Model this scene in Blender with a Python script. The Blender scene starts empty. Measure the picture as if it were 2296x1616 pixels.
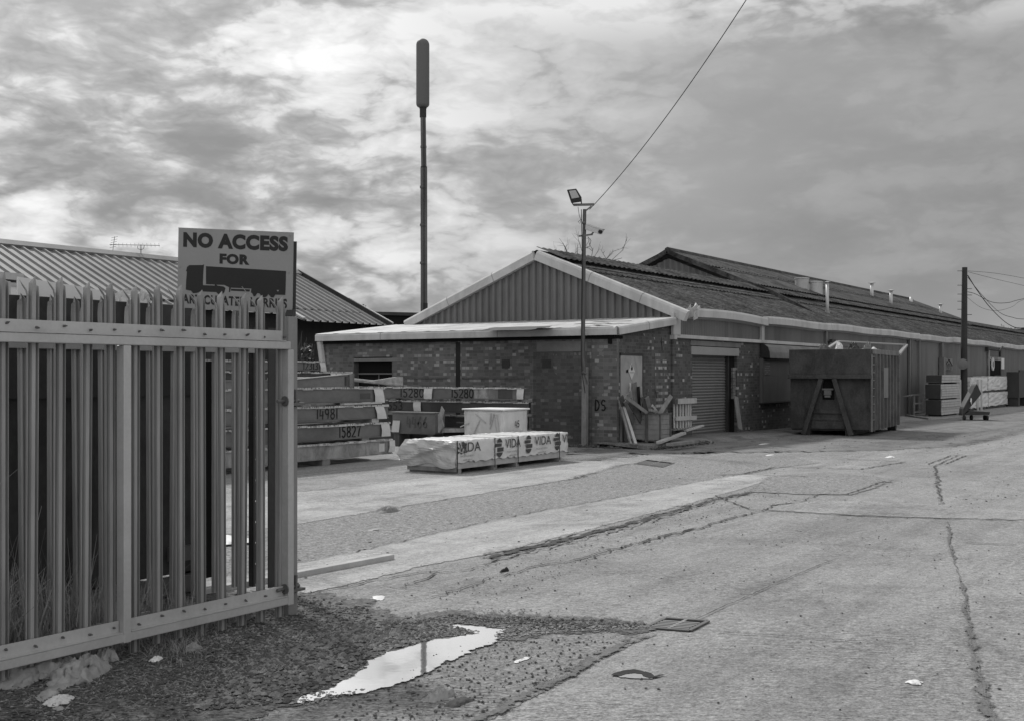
import bpy, math, random
from mathutils import Vector, Matrix
R = random.Random(11)
SC = bpy.context.scene
COL = SC.collection
rad = math.radians
# ---------------------------------------------------------------- camera
TH = rad(33.45)                    # view direction from the long wall's direction (world X)
CT, ST = math.cos(TH), math.sin(TH)
FPX, CX, HY, EYE = 2600.0, 1148.0, 840.0, 1.6
cam = bpy.data.cameras.new('camera')
cam.sensor_fit = 'HORIZONTAL'; cam.sensor_width = 36.0
cam.lens = 36.0 * FPX / 2296.0
cam.shift_y = 32.0 / 2296.0
cam.clip_start = 0.1; cam.clip_end = 3000
camo = bpy.data.objects.new('camera', cam); COL.objects.link(camo)
camo.location = (0, 0, EYE)
camo.rotation_euler = (rad(90), 0, TH - rad(90))
SC.camera = camo
# ---------------------------------------------------------------- sun, sky, exposure
SUN = Vector((0.47, 0.90, 1.0)).normalized()
sl = bpy.data.lights.new('sun', 'SUN'); sl.energy = 2.9; sl.angle = rad(4.0); sl.color = (1, 0.995, 0.985)
so = bpy.data.objects.new('sun', sl); COL.objects.link(so)
so.location = (30, 60, 80)
so.rotation_euler = (-SUN).to_track_quat('-Z', 'Y').to_euler()
SC.view_settings.view_transform = 'Standard'
SC.view_settings.look = 'None'
SC.view_settings.exposure = 0.0
SC.view_settings.gamma = 1.0

class NT:
    """tiny node helper"""
    def __init__(s, tree): s.t = tree; s.n = tree.nodes; s.l = tree.links
    def node(s, typ, **kw):
        x = s.n.new(typ)
        for k, v in kw.items(): setattr(x, k, v)
        return x
    def put(s, sock, val):
        if hasattr(val, 'links'): s.l.new(val, sock)
        else: sock.default_value = val
    def m(s, op, a, b=None, c=None, clamp=False):
        x = s.node('ShaderNodeMath', operation=op, use_clamp=clamp)
        s.put(x.inputs[0], a)
        if b is not None: s.put(x.inputs[1], b)
        if c is not None: s.put(x.inputs[2], c)
        return x.outputs[0]
    def vm(s, op, a, b=None):
        x = s.node('ShaderNodeVectorMath', operation=op)
        s.put(x.inputs[0], a)
        if b is not None: s.put(x.inputs[1], b)
        return x.outputs[1] if op in ('DOT_PRODUCT', 'LENGTH') else x.outputs[0]
    def sep(s, v):
        x = s.node('ShaderNodeSeparateXYZ'); s.put(x.inputs[0], v); return x.outputs
    def comb(s, a, b, c):
        x = s.node('ShaderNodeCombineXYZ')
        for i, v in enumerate((a, b, c)): s.put(x.inputs[i], v)
        return x.outputs[0]
    def noise(s, vec, scale, detail=4, rough=0.55, dist=0.0):
        x = s.node('ShaderNodeTexNoise'); s.put(x.inputs['Vector'], vec)
        x.inputs['Scale'].default_value = scale; x.inputs['Detail'].default_value = detail
        x.inputs['Roughness'].default_value = rough; x.inputs['Distortion'].default_value = dist
        return x.outputs[0]
    def ramp(s, fac, stops, interp='LINEAR'):
        x = s.node('ShaderNodeValToRGB'); s.put(x.inputs[0], fac)
        cr = x.color_ramp; cr.interpolation = interp
        while len(cr.elements) > 1: cr.elements.remove(cr.elements[-1])
        cr.elements[0].position = stops[0][0]; g = stops[0][1]; cr.elements[0].color = (g, g, g, 1)
        for p, g in stops[1:]:
            e = cr.elements.new(p); e.color = (g, g, g, 1)
        return x.outputs[0]
    def mix(s, f, a, b):
        x = s.node('ShaderNodeMix', data_type='FLOAT'); s.put(x.inputs[0], f); s.put(x.inputs[2], a); s.put(x.inputs[3], b)
        return x.outputs[0]
    def mapr(s, v, a, b, c, d):
        x = s.node('ShaderNodeMapRange'); s.put(x.inputs[0], v)
        for i, q in enumerate((a, b, c, d)): x.inputs[i + 1].default_value = q
        return x.outputs[0]

W = bpy.data.worlds.new('World'); SC.world = W; W.use_nodes = True
w = NT(W.node_tree)
bg = w.n['Background']
sky = w.node('ShaderNodeTexSky', sky_type='NISHITA')
sky.sun_disc = False; sky.sun_elevation = math.asin(SUN.z); sky.sun_rotation = math.atan2(SUN.x, SUN.y)
skybw = w.node('ShaderNodeRGBToBW'); w.l.new(sky.outputs[0], skybw.inputs[0])
tc = w.node('ShaderNodeTexCoord')
d = w.vm('NORMALIZE', tc.outputs['Generated'])
dx, dy, dz = w.sep(d)
lat = w.m('SUBTRACT', w.m('MULTIPLY', dx, ST), w.m('MULTIPLY', dy, CT))
ahead = w.m('ADD', w.m('MULTIPLY', dx, CT), w.m('MULTIPLY', dy, ST))
cv = w.vm('MULTIPLY', d, (1.0, 1.0, 2.5))
wrp = w.node('ShaderNodeTexNoise'); w.l.new(cv, wrp.inputs['Vector']); wrp.inputs['Scale'].default_value = 11.0; wrp.inputs['Detail'].default_value = 3
cvw = w.vm('ADD', cv, w.vm('MULTIPLY', w.vm('SUBTRACT', wrp.outputs[1], (0.5, 0.5, 0.5)), (0.05, 0.05, 0.05)))
n1 = w.noise(cvw, 4.3, 11, 0.60, 0.0)
n2 = w.noise(w.vm('ADD', cvw, (7.1, 3.3, 1.9)), 12.0, 9, 0.62, 0.0)
n3 = w.noise(w.vm('ADD', cv, (2.2, 9.3, 4.1)), 3.0, 3, 0.5)
# to the left of the yard the cloud is broken, to the right it is a smooth even sheet
brk = w.mapr(lat, -0.14, 0.16, 1.0, 0.13)
hi = w.mapr(dz, 0.25, 0.30, 0.0, 0.8)
brk = w.m('MAXIMUM', brk, hi)
n4 = w.noise(w.vm('ADD', cvw, (1.1, 5.3, 8.9)), 30.0, 6, 0.6, 0.0)
puff = None     # billowing lobes with creased edges, four sizes
for i_ in range(4):
    q_ = w.m('ABSOLUTE', w.m('SUBTRACT', w.noise(w.vm('ADD', cvw, (i_ * 3.1, 1.7 * i_, 4.4)), 9.0 * 2.1 ** i_, 1, 0.5, 0.0), 0.5))
    q_ = w.m('MULTIPLY', q_, 0.60 * 0.55 ** i_); puff = q_ if puff is None else w.m('ADD', puff, q_)
dens = w.m('ADD', w.m('ADD', w.m('MULTIPLY', n1, 0.66), w.m('MULTIPLY', n2, 0.24)), w.m('MULTIPLY', n4, 0.10))
dens = w.m('ADD', dens, w.m('SUBTRACT', w.m('MULTIPLY', puff, 0.75), 0.068))
band = w.ramp(w.m('MULTIPLY', dz, 2.5), [(0.0, .5), (.20, .55), (.28, .68), (.36, .38), (.46, .30), (.54, .52), (.66, .72), (.78, .55), (.9, .5)])
dens = w.m('ADD', dens, w.m('MULTIPLY', w.m('SUBTRACT', band, .5), .13))
thin = w.ramp(dens, [(0.36, -0.12), (0.42, 0.06), (0.475, 0.25), (0.505, 0.43), (0.54, 0.74), (0.57, 0.86), (0.64, 1.18)])
cl = w.m('ADD', 0.355, w.m('MULTIPLY', w.m('MULTIPLY', w.m('SUBTRACT', thin, 0.30), brk), 0.60))
cl = w.m('ADD', cl, w.m('MULTIPLY', w.m('SUBTRACT', n3, 0.5), 0.22))
sund = w.m('MAXIMUM', w.vm('DOT_PRODUCT', d, tuple(SUN)), 0.0)
cl = w.m('ADD', cl, w.m('MULTIPLY', w.m('POWER', sund, 9.0), 0.8))
cl = w.m('ADD', cl, w.mapr(dz, 0.0, 0.12, 0.03, 0.0))
# unseen sky behind the viewpoint, brightened to fill the shaded fronts
cl = w.m('ADD', cl, w.m('MULTIPLY', w.mapr(ahead, 0.45, -0.6, 0.0, 1.0), 0.42))
cl = w.m('SUBTRACT', cl, w.m('MULTIPLY', w.mapr(lat, -.02, .22, 0.0, 1.0), w.mapr(dz, .30, .20, 0.0, .045)))
cl = w.m('MAXIMUM', cl, 0.1)
tot = w.m('ADD', w.m('MULTIPLY', cl, 9.4), w.m('MULTIPLY', skybw.outputs[0], 0.05))
w.l.new(w.comb(tot, tot, tot), bg.inputs['Color'])
bg.inputs['Strength'].default_value = 0.1

# ---------------------------------------------------------------- picking world points from the picture's own geometry
def ray(x, y):
    a = (x - CX) / FPX; u = (HY - y) / FPX
    return Vector((CT + a * ST, ST - a * CT, u))
E0 = Vector((0, 0, EYE))
def onX(x, y, X): r = ray(x, y); return E0 + r * (X / r.x)
def onY(x, y, Y): r = ray(x, y); return E0 + r * (Y / r.y)
def G(x, y, z=0.0): r = ray(x, y); return E0 + r * ((z - EYE) / r.z)
def atD(x, y, dd): return E0 + ray(x, y) * dd
def FL(f, l, z=0.0): return Vector((CT * f + ST * l, ST * f - CT * l, z))
XA, YA, ZA = Vector((1, 0, 0)), Vector((0, 1, 0)), Vector((0, 0, 1))

# ---------------------------------------------------------------- mesh collecting
class M:
    def __init__(s): s.v = []; s.f = []
    def add(s, vs, fs):
        b = len(s.v); s.v += [Vector(q) for q in vs]; s.f += [tuple(i + b for i in f) for f in fs]; return s
    def box8(s, p):
        return s.add(p, [(0, 3, 2, 1), (4, 5, 6, 7), (0, 1, 5, 4), (1, 2, 6, 5), (2, 3, 7, 6), (3, 0, 4, 7)])
    def bb(s, x0, x1, y0, y1, z0, z1):
        return s.box8([(x0, y0, z0), (x1, y0, z0), (x1, y1, z0), (x0, y1, z0), (x0, y0, z1), (x1, y0, z1), (x1, y1, z1), (x0, y1, z1)])
    def box(s, c, sx, sy, sz, rot=None):
        c = Vector(c); pts = []
        for z in (-.5, .5):
            for x, y in ((-.5, -.5), (.5, -.5), (.5, .5), (-.5, .5)):
                q = Vector((x * sx, y * sy, z * sz))
                if rot is not None: q = rot @ q
                pts.append(c + q)
        return s.box8(pts)
    def beam(s, p, q, wd, ht, up=ZA, roll=0.0):
        p, q = Vector(p), Vector(q); a = (q - p).normalized()
        if abs(a.dot(up)) > .985: up = Vector((0.83, -0.55, 0.0))
        sd = a.cross(up).normalized(); u = sd.cross(a).normalized()
        if roll:
            c_, s_ = math.cos(roll), math.sin(roll); sd, u = sd * c_ + u * s_, u * c_ - sd * s_
        hw, hh = sd * wd / 2, u * ht / 2
        return s.box8([p - hw - hh, p + hw - hh, p + hw + hh, p - hw + hh, q - hw - hh, q + hw - hh, q + hw + hh, q - hw + hh])
    def tube(s, pts, r, n=8, cap=True):
        pts = [Vector(p) for p in pts]; k = len(pts); b = len(s.v)
        rr = r if isinstance(r, (list, tuple)) else [r] * k
        ref = None
        for i, p in enumerate(pts):
            a = (pts[min(i + 1, k - 1)] - pts[max(i - 1, 0)]).normalized()
            if ref is None: ref = ZA if abs(a.z) < .9 else XA
            sd = a.cross(ref).normalized(); u = sd.cross(a).normalized(); ref = u
            for j in range(n):
                t = 2 * math.pi * j / n
                s.v.append(p + (sd * math.cos(t) + u * math.sin(t)) * rr[i])
        for i in range(k - 1):
            for j in range(n):
                j2 = (j + 1) % n
                s.f.append((b + i * n + j, b + i * n + j2, b + (i + 1) * n + j2, b + (i + 1) * n + j))
        if cap:
            s.f.append(tuple(b + j for j in reversed(range(n)))); s.f.append(tuple(b + (k - 1) * n + j for j in range(n)))
        return s
    def lathe(s, prof, c, n=20):
        c = Vector(c); b = len(s.v)
        for r_, z_ in prof:
            for j in range(n):
                t = 2 * math.pi * j / n
                s.v.append(c + Vector((r_ * math.cos(t), r_ * math.sin(t), z_)))
        for i in range(len(prof) - 1):
            for j in range(n):
                j2 = (j + 1) % n
                s.f.append((b + i * n + j, b + i * n + j2, b + (i + 1) * n + j2, b + (i + 1) * n + j))
        s.f.append(tuple(b + j for j in reversed(range(n)))); s.f.append(tuple(b + (len(prof) - 1) * n + j for j in range(n)))
        return s
    def prism(s, poly, off):
        off = Vector(off); n = len(poly); b = len(s.v)
        s.v += [Vector(p) for p in poly] + [Vector(p) + off for p in poly]
        s.f.append(tuple(b + i for i in reversed(range(n)))); s.f.append(tuple(b + n + i for i in range(n)))
        for i in range(n):
            j = (i + 1) % n; s.f.append((b + i, b + j, b + n + j, b + n + i))
        return s
    def poly(s, pts):
        b = len(s.v); s.v += [Vector(p) for p in pts]; s.f.append(tuple(b + i for i in range(len(pts)))); return s
    def ribbon(s, pts, wd, nrm):
        """flat strip of varying width along a polyline, lying in the plane with normal nrm"""
        pts = [Vector(p) for p in pts]; b = len(s.v); k = len(pts); nrm = Vector(nrm)
        for i, p in enumerate(pts):
            a = (pts[min(i + 1, k - 1)] - pts[max(i - 1, 0)]).normalized()
            sd = a.cross(nrm).normalized()
            h = (wd[i] if isinstance(wd, list) else wd) / 2
            s.v += [p - sd * h, p + sd * h]
        for i in range(k - 1): s.f.append((b + 2 * i, b + 2 * i + 1, b + 2 * i + 3, b + 2 * i + 2))
        return s
    def corr(s, o, u, L, v, lo, hi, nrm, pitch, depth, prof='trap', step=None):
        """profiled sheet: ribs run along v; lo/hi give start and end along v as functions of the distance along u"""
        o, u, v, nrm = Vector(o), Vector(u), Vector(v), Vector(nrm)
        P = {'trap': [(0, 0), (.42, 0), (.55, 1), (.87, 1)], 'sine': [(i / 6, .5 + .5 * math.sin(2 * math.pi * i / 6)) for i in range(6)],
             'rib': [(0, 0), (.70, 0), (.78, 1), (.92, 1)], 'box': [(0, 0), (.5, 0), (.52, 1), (.98, 1)]}[prof]
        us = []; i = 0
        while i * pitch < L:
            for a, h in P:
                t = (i + a) * pitch
                if t <= L: us.append((t, h))
            i += 1
        us.append((L, 0)); b = len(s.v)
        for t, h in us:
            q = o + u * t + nrm * (h * depth)
            s.v += [q + v * lo(t), q + v * hi(t)]
        for i in range(len(us) - 1): s.f.append((b + 2 * i, b + 2 * i + 2, b + 2 * i + 3, b + 2 * i + 1))
        return s

WL = {}
def part(name, m, mat, parent=None, smooth=False, bevel=0.0, loc=None):
    base = Vector(loc) if loc is not None else (WL[parent] if parent is not None else Vector((0, 0, 0)))
    me = bpy.data.meshes.new(name)
    me.from_pydata([v - base for v in m.v], [], m.f); me.materials.append(mat)
    if smooth: me.polygons.foreach_set('use_smooth', [True] * len(me.polygons))
    me.validate(); me.update()
    o = bpy.data.objects.new(name, me); COL.objects.link(o)
    if parent is not None:
        o.parent = parent; o.location = base - WL[parent]
    else:
        o.location = base
    WL[o] = base
    if bevel:
        b = o.modifiers.new('edge', 'BEVEL'); b.width = bevel; b.segments = 2; b.limit_method = 'ANGLE'; b.angle_limit = rad(40)
    return o
def tag(o, label, cat, group=None):
    o['label'] = label; o['category'] = cat
    if group: o['group'] = group
    return o
def thing(name, label, cat, loc=(0, 0, 0), group=None):
    o = bpy.data.objects.new(name, None); COL.objects.link(o); o.empty_display_size = .2
    o.location = loc; WL[o] = Vector(loc)
    return tag(o, label, cat, group)
def solo(name, label, cat, m, mat, group=None, smooth=False, bevel=0.0):
    n = len(m.v); c = sum(m.v, Vector((0, 0, 0))) / n; c.z = min(v.z for v in m.v)
    return tag(part(name, m, mat, None, smooth, bevel, loc=c), label, cat, group)
def struct(name, m, mat, smooth=False):
    o = part(name, m, mat, None, smooth); o['kind'] = 'structure'; return o
def stuff(name, m, mat, smooth=False, label=None):
    o = part(name, m, mat, None, smooth); o['kind'] = 'stuff'
    if label: o['label'] = label
    return o

# ---------------------------------------------------------------- materials (all neutral greys: the photograph is black and white)
def newmat(name):
    mt = bpy.data.materials.new(name); mt.use_nodes = True
    return mt, NT(mt.node_tree), mt.node_tree.nodes['Principled BSDF']
def fray(k, b, scale=9.0, amt=1.0):
    """broken edge: the sheet thins out where its edge attribute falls to zero"""
    at = k.node('ShaderNodeAttribute', attribute_name='edge'); pos = k.node('ShaderNodeNewGeometry').outputs['Position']
    n = k.m('ADD', k.m('MULTIPLY', k.noise(pos, scale, 5, .7), .65), k.m('MULTIPLY', k.noise(pos, scale * 6, 3, .7), .35))
    v = k.m('ADD', at.outputs['Fac'], k.m('MULTIPLY', k.m('SUBTRACT', n, .5), amt * 3.4))
    al = k.mapr(v, .42, .58, 0.0, 1.0)
    k.l.new(al, b.inputs['Alpha'])
def fin(k, b, val, rough, spec, metal, hgt=None, bump=0.3, dist=0.01):
    k.l.new(k.comb(val, val, val), b.inputs['Base Color'])
    k.put(b.inputs['Roughness'], rough); b.inputs['Specular IOR Level'].default_value = spec; b.inputs['Metallic'].default_value = metal
    if hgt is not None:
        x = k.node('ShaderNodeBump'); x.inputs['Strength'].default_value = bump; x.inputs['Distance'].default_value = dist
        k.l.new(hgt, x.inputs['Height']); k.l.new(x.outputs[0], b.inputs['Normal'])
def mat(name, base, var=.25, sc=2.0, fine=.15, fsc=40, rough=.75, spec=.3, metal=0.0, bump=.25, bd=.006, stretch=(1, 1, 1), stain=0.0, stsc=1.2, edge=None):
    mt, k, b = newmat(name)
    if edge: fray(k, b, *edge)
    pos = k.node('ShaderNodeNewGeometry').outputs['Position']
    sp = k.vm('MULTIPLY', pos, stretch)
    a = k.noise(sp, sc, 5, .6); f = k.noise(sp, fsc, 3, .6)
    val = k.m('MULTIPLY', base, k.m('ADD', 1.0, k.m('ADD', k.m('MULTIPLY', k.m('SUBTRACT', a, .5), 2 * var), k.m('MULTIPLY', k.m('SUBTRACT', f, .5), 2 * fine))))
    if stain:
        st = k.ramp(k.noise(k.vm('MULTIPLY', sp, (1, 1, .45)), stsc, 7, .65, .6), [(.42, 0), (.62, 1)])
        val = k.m('MULTIPLY', val, k.m('SUBTRACT', 1.0, k.m('MULTIPLY', st, stain)))
    val = k.m('MAXIMUM', val, 0.004)
    fin(k, b, val, rough, spec, metal, k.m('ADD', f, k.m('MULTIPLY', a, .6)), bump, bd)
    return mt

def brickmat(name, ax, dark=.118, light=.245, pct=.15, mort=.155):
    mt, k, b = newmat(name)
    pos = k.node('ShaderNodeNewGeometry').outputs['Position']
    x, y, z = k.sep(pos); u = x if ax == 'x' else y
    wob = k.m('MULTIPLY', k.m('SUBTRACT', k.noise(pos, 9, 2), .5), .012)
    v = k.m('DIVIDE', k.m('ADD', z, wob), .075); row = k.m('FLOOR', v)
    # english bond: rows of headers alternate with rows of stretchers
    odd = k.m('FLOORED_MODULO', row, 2.0)
    bw = k.mix(odd, .165, .1125)
    uu = k.m('ADD', k.m('DIVIDE', k.m('ADD', u, wob), bw), k.m('MULTIPLY', odd, .5)); ci = k.m('FLOOR', uu)
    wn = k.node('ShaderNodeTexWhiteNoise', noise_dimensions='2D'); k.l.new(k.comb(ci, row, 0), wn.inputs['Vector'])
    wn2 = k.node('ShaderNodeTexWhiteNoise', noise_dimensions='2D'); k.l.new(k.comb(k.m('ADD', ci, 37.3), k.m('ADD', row, 11.7), 0), wn2.inputs['Vector'])
    reg = k.noise(k.vm('MULTIPLY', pos, (1, 1, 1.3)), .9, 3, .5)          # pale bricks come in drifts
    thr = k.m('SUBTRACT', 1.0, k.m('MULTIPLY', k.m('MULTIPLY', k.m('MULTIPLY', pct, k.mix(odd, .7, 3.2)), 1.0), k.mapr(reg, .36, .62, .05, 1.0)))
    pale = k.m('GREATER_THAN', wn.outputs[0], thr)
    bcol = k.mix(pale, k.m('MULTIPLY', dark, k.m('ADD', .78, k.m('MULTIPLY', wn2.outputs[0], .5))), k.m('MULTIPLY', light, k.m('ADD', .55, k.m('MULTIPLY', wn2.outputs[0], .7))))
    fu, fv = k.m('FRACT', uu), k.m('FRACT', v)
    ju = k.m('DIVIDE', .010, bw)
    mm = k.m('MAXIMUM', k.m('LESS_THAN', fu, ju), k.m('LESS_THAN', fv, .135))
    col = k.mix(mm, bcol, k.m('MULTIPLY', mort, k.m('ADD', .45, k.m('MULTIPLY', k.noise(pos, 2.2, 4), 1.0))))
    big = k.noise(k.vm('MULTIPLY', pos, (1, 1, .6)), .8, 5, .6)
    fn = k.noise(pos, 55, 3, .6)
    col = k.m('MULTIPLY', col, k.m('ADD', .45, k.m('ADD', k.m('MULTIPLY', big, .8), k.m('MULTIPLY', fn, .35))))
    h = k.m('ADD', k.m('MULTIPLY', k.m('SUBTRACT', 1.0, mm), 1.0), k.m('MULTIPLY', fn, .5))
    fin(k, b, col, .92, .15, 0, h, .6, .008)
    return mt

def px_(k, pos, i): return k.sep(pos)[i]
def groundmat(name, base, grain=.22, big=.2, smallsc=70, bump=.5, stain=.25, streak=True, rough=.9, spec=.25, edge=None):
    mt, k, b = newmat(name)
    if edge: fray(k, b, *edge)
    pos = k.node('ShaderNodeNewGeometry').outputs['Position']
    a = k.noise(pos, .35, 5, .6, .4); c = k.noise(pos, 2.3, 6, .65, .5); f = k.noise(pos, smallsc, 4, .65); f2 = k.noise(pos, smallsc * .33, 3, .6)
    val = k.m('ADD', 1.0, k.m('MULTIPLY', k.m('SUBTRACT', a, .5), 2.2 * big))
    val = k.m('ADD', val, k.m('MULTIPLY', k.m('SUBTRACT', c, .5), 1.5 * big))
    val = k.m('ADD', val, k.m('MULTIPLY', k.m('SUBTRACT', f, .5), 6.0 * grain))
    val = k.m('ADD', val, k.m('MULTIPLY', k.m('SUBTRACT', f2, .5), 3.2 * grain))
    if grain:    # broom marks across the slab and exposed grit
        u_ = k.m('ADD', k.m('MULTIPLY', px_(k, pos, 0), ST), k.m('MULTIPLY', px_(k, pos, 1), -CT)); v_ = k.m('ADD', k.m('MULTIPLY', px_(k, pos, 0), CT), k.m('MULTIPLY', px_(k, pos, 1), ST))
        br = k.noise(k.comb(k.m('MULTIPLY', u_, 9.0), k.m('MULTIPLY', v_, 34.0), 0.0), 1.0, 4, .62)
        br2 = k.noise(k.comb(k.m('MULTIPLY', u_, 24.0), k.m('MULTIPLY', v_, 60.0), 3.0), 1.0, 2, .6)
        where = k.mapr(k.noise(pos, .5, 3, .5), .38, .6, .35, 1.25)
        val = k.m('ADD', val, k.m('MULTIPLY', k.m('MULTIPLY', k.m('ADD', k.m('SUBTRACT', br, .5), k.m('MULTIPLY', k.m('SUBTRACT', br2, .5), .8)), where), 4.2 * grain))
        val = k.m('ADD', val, k.m('MULTIPLY', k.m('GREATER_THAN', br2, .65), .36)); val = k.m('SUBTRACT', val, k.m('MULTIPLY', k.m('GREATER_THAN', br, .66), .34))
    if streak:   # brushed finish and tyre polish running along the yard
        s_ = k.noise(k.vm('MULTIPLY', pos, (.55, 5.0, 1)), 2.4, 4, .6)
        val = k.m('ADD', val, k.m('MULTIPLY', k.m('SUBTRACT', s_, .5), .9 * big))
        s2_ = k.noise(k.vm('MULTIPLY', pos, (.10, 1.5, 1)), 1.3, 4, .6)   # long tyre-darkened lanes
        val = k.m('MULTIPLY', val, k.ramp(s2_, [(.36, .84), (.5, 1.0), (.64, 1.06)]))
    if stain:
        st = k.ramp(k.noise(pos, 1.1, 8, .7, 1.2), [(.50, 0), (.66, 1)])
        val = k.m('MULTIPLY', val, k.m('SUBTRACT', 1.0, k.m('MULTIPLY', st, stain)))
        wn = k.node('ShaderNodeTexVoronoi', feature='F1'); k.l.new(pos, wn.inputs['Vector']); wn.inputs['Scale'].default_value = 7.0
        sep = k.sep(wn.outputs['Color'])
        spk = k.m('MULTIPLY', k.m('LESS_THAN', wn.outputs['Distance'], .075), k.m('GREATER_THAN', sep[0], .62))
        val = k.m('MULTIPLY', val, k.m('SUBTRACT', 1.0, k.m('MULTIPLY', spk, .55)))
    val = k.m('MAXIMUM', k.m('MULTIPLY', val, base), .01)
    fin(k, b, val, rough, spec, 0, k.m('ADD', k.m('ADD', f, k.m('MULTIPLY', f2, .8)), k.m('MULTIPLY', c, .8)), bump, .012)
    return mt

CONC = groundmat('concrete yard', .252, .34, .36, 60, .8, .22)
PALE = groundmat('pale worn concrete', .335, .24, .40, 60, .6, .30, edge=(6, .8))
PALE2 = groundmat('slightly pale concrete', .275, .30, .36, 60, .6, .30, edge=(6, .8))
ROUGHC = groundmat('rough old concrete', .212, .42, .24, 50, 1.0, .35, edge=(5, 1.0))
ASPH = groundmat('rough asphalt', .220, .50, .16, 44, 1.0, .12, False, edge=(8, .7))
APRON = groundmat('dirty apron concrete', .19, .3, .3, 60, .6, .5)
SHADEC = groundmat('shadow tinted concrete', .18, .3, .3, 60, .6, .5, edge=(2.5, 1.0))  # darker concrete tone carrying the building's shadow
DIRT = groundmat('damp dirt', .105, .55, .75, 40, 1.0, .35, False, edge=(4, 1.5))
CRACK = mat('dark crack filling', .078, .5, 5, .5, 60, .95, .1, bump=.7, edge=(9, .9))
MOSS = mat('dark moss', .15, .5, 6, .5, 50, .95, .1, bump=.9, edge=(7, 1.0))
GAPE = mat('broken pothole edge', .045, .4, 5, .4, 60, .95, .1, bump=.6, edge=(24, .8))
GAP = mat('painted shadow line', .03, .4, 5, .4, 60, .95, .1, bump=.6)
BRF = brickmat('brick front', 'y'); BRS = brickmat('brick side', 'x', .085, .30, .06, .13)
BRD = brickmat('brick infill', 'y', .085, .16, .05, .10); BRSP = brickmat('brick pale infill', 'x', .10, .34, .3, .14)
GALV = mat('galvanised frame', .45, .16, 5, .12, 45, .5, .45, .25, .08, .002, stain=.12)
PALEM = mat('weathered galvanised pale', .33, .32, 7, .24, 40, .55, .4, .2, .12, .002, (1, 1, .12), stain=.25, stsc=5)
POSTM = mat('grey post paint', .27, .14, 4, .12, 60, .6, .35, .1, .15, .003, stain=.2)
BOLT = mat('bolt steel', .13, .2, 20, .2, 80, .5, .5, .4)
DARKM = mat('dark painted steel', .042, .35, 1.5, .25, 30, .6, .3, bump=.15, stain=.3)
WASTE = mat('dark green waste steel', .05, .45, 2.2, .3, 25, .62, .3, bump=.25, stain=.55, stsc=2.2)
SKIPM = mat('scuffed skip paint', .058, .50, 2.4, .5, 22, .6, .3, bump=.3, bd=.015, stain=.45, stsc=3.0)
SKIPR = mat('skip rib paint', .17, .35, 3, .28, 30, .6, .3, bump=.2, stain=.35, stsc=3)
SIGNB = mat('sign face', .27, .08, 2, .05, 40, .5, .35, bump=.05, stain=.1)
BLACK = mat('black paint', .012, .3, 6, .2, 40, .5, .35, bump=.05)
NUMB = mat('marker paint', .022, .4, 10, .3, 60, .8, .1, bump=.1)
FAINT = mat('faded paint', .10, .4, 10, .3, 60, .8, .1, bump=.1)
INK = mat('wrap print ink', .055, .3, 6, .2, 60, .5, .3, bump=.1)
INKF = mat('pale wrap ink', .22, .2, 6, .2, 60, .5, .3, bump=.1)
WHITE = mat('white painted trim', .50, .12, 1.2, .06, 30, .55, .35, bump=.08, stain=.22, stsc=1.6)
WPANEL = mat('white sheet', .68, .05, 2, .03, 30, .5, .35, bump=.05)
PAPER = mat('paper tag', .55, .15, 8, .1, 60, .8, .2, bump=.15)
MIDG = mat('mid grey steel', .26, .15, 2, .1, 30, .55, .35, bump=.06, stain=.15)
CLAD = mat('grey profiled cladding', .16, .12, .8, .07, 30, .5, .35, bump=.05, stain=.2)
CLADD = mat('dark profiled cladding', .135, .18, .9, .08, 30, .55, .3, bump=.05, stretch=(1, 1, .3), stain=.3)
WALLC = mat('dull flat cladding', .15, .22, .6, .08, 30, .6, .3, bump=.06, stretch=(1, 1, .35), stain=.3)
FIBRE = mat('mossy fibre cement roof', .085, .55, 1.6, .8, 6, .95, .1, bump=1.0, bd=.09, stain=.55, stsc=1.6)
FIBRE2 = mat('old fibre cement roof', .10, .4, 1.0, .6, 6, .95, .1, bump=.8, bd=.06, stain=.45, stsc=1.0)
FLASH = mat('weathered lead flashing', .30, .35, 1.2, .3, 18, .8, .2, bump=.4, stain=.5)
SHEDR = mat('shed roof sheet', .20, .12, .7, .08, 20, .6, .35, bump=.08, stain=.2)
LEANR = mat('lean-to roof sheet', .50, .2, .9, .12, 25, .7, .3, bump=.12, stain=.35, stsc=1.2)
SHUT = mat('roller shutter', .17, .12, 1.2, .08, 40, .45, .4, .1, .05, stain=.15)
DOORM = mat('pale door paint', .33, .12, 2, .06, 40, .6, .3, bump=.06, stain=.3, stsc=2.5)
BOARD = mat('grey board paint', .13, .18, 1.4, .08, 40, .6, .3, bump=.06, stain=.2)
CANV = mat('hood canvas', .24, .2, 2, .12, 30, .85, .2, bump=.3, stain=.3)
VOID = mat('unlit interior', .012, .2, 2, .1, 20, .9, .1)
LINT = mat('concrete lintel', .19, .2, 3, .15, 40, .9, .2, stain=.25)
STEEL = mat('primed steel beam', .16, .3, 2.2, .16, 30, .65, .3, bump=.2, stretch=(.35, .35, 1), stain=.3, stsc=3)
STEELL = mat('pale mottled beam', .33, .4, 5, .2, 30, .7, .3, bump=.2, stain=.45, stsc=4)
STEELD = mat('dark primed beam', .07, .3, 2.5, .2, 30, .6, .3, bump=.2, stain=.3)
WOOD = mat('grey weathered timber', .24, .3, 6, .2, 60, .85, .2, bump=.35, stain=.25, stsc=4)
WOODP = mat('pale sawn timber', .44, .22, 6, .15, 60, .8, .2, bump=.3, stain=.15, stsc=4)
WOODD = mat('dark old timber', .11, .3, 6, .25, 60, .85, .2, bump=.35, stain=.3, stsc=4)
POLEW = mat('creosoted pole', .045, .35, 4, .3, 50, .85, .2, bump=.4, stretch=(1, 1, .1))
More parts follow.
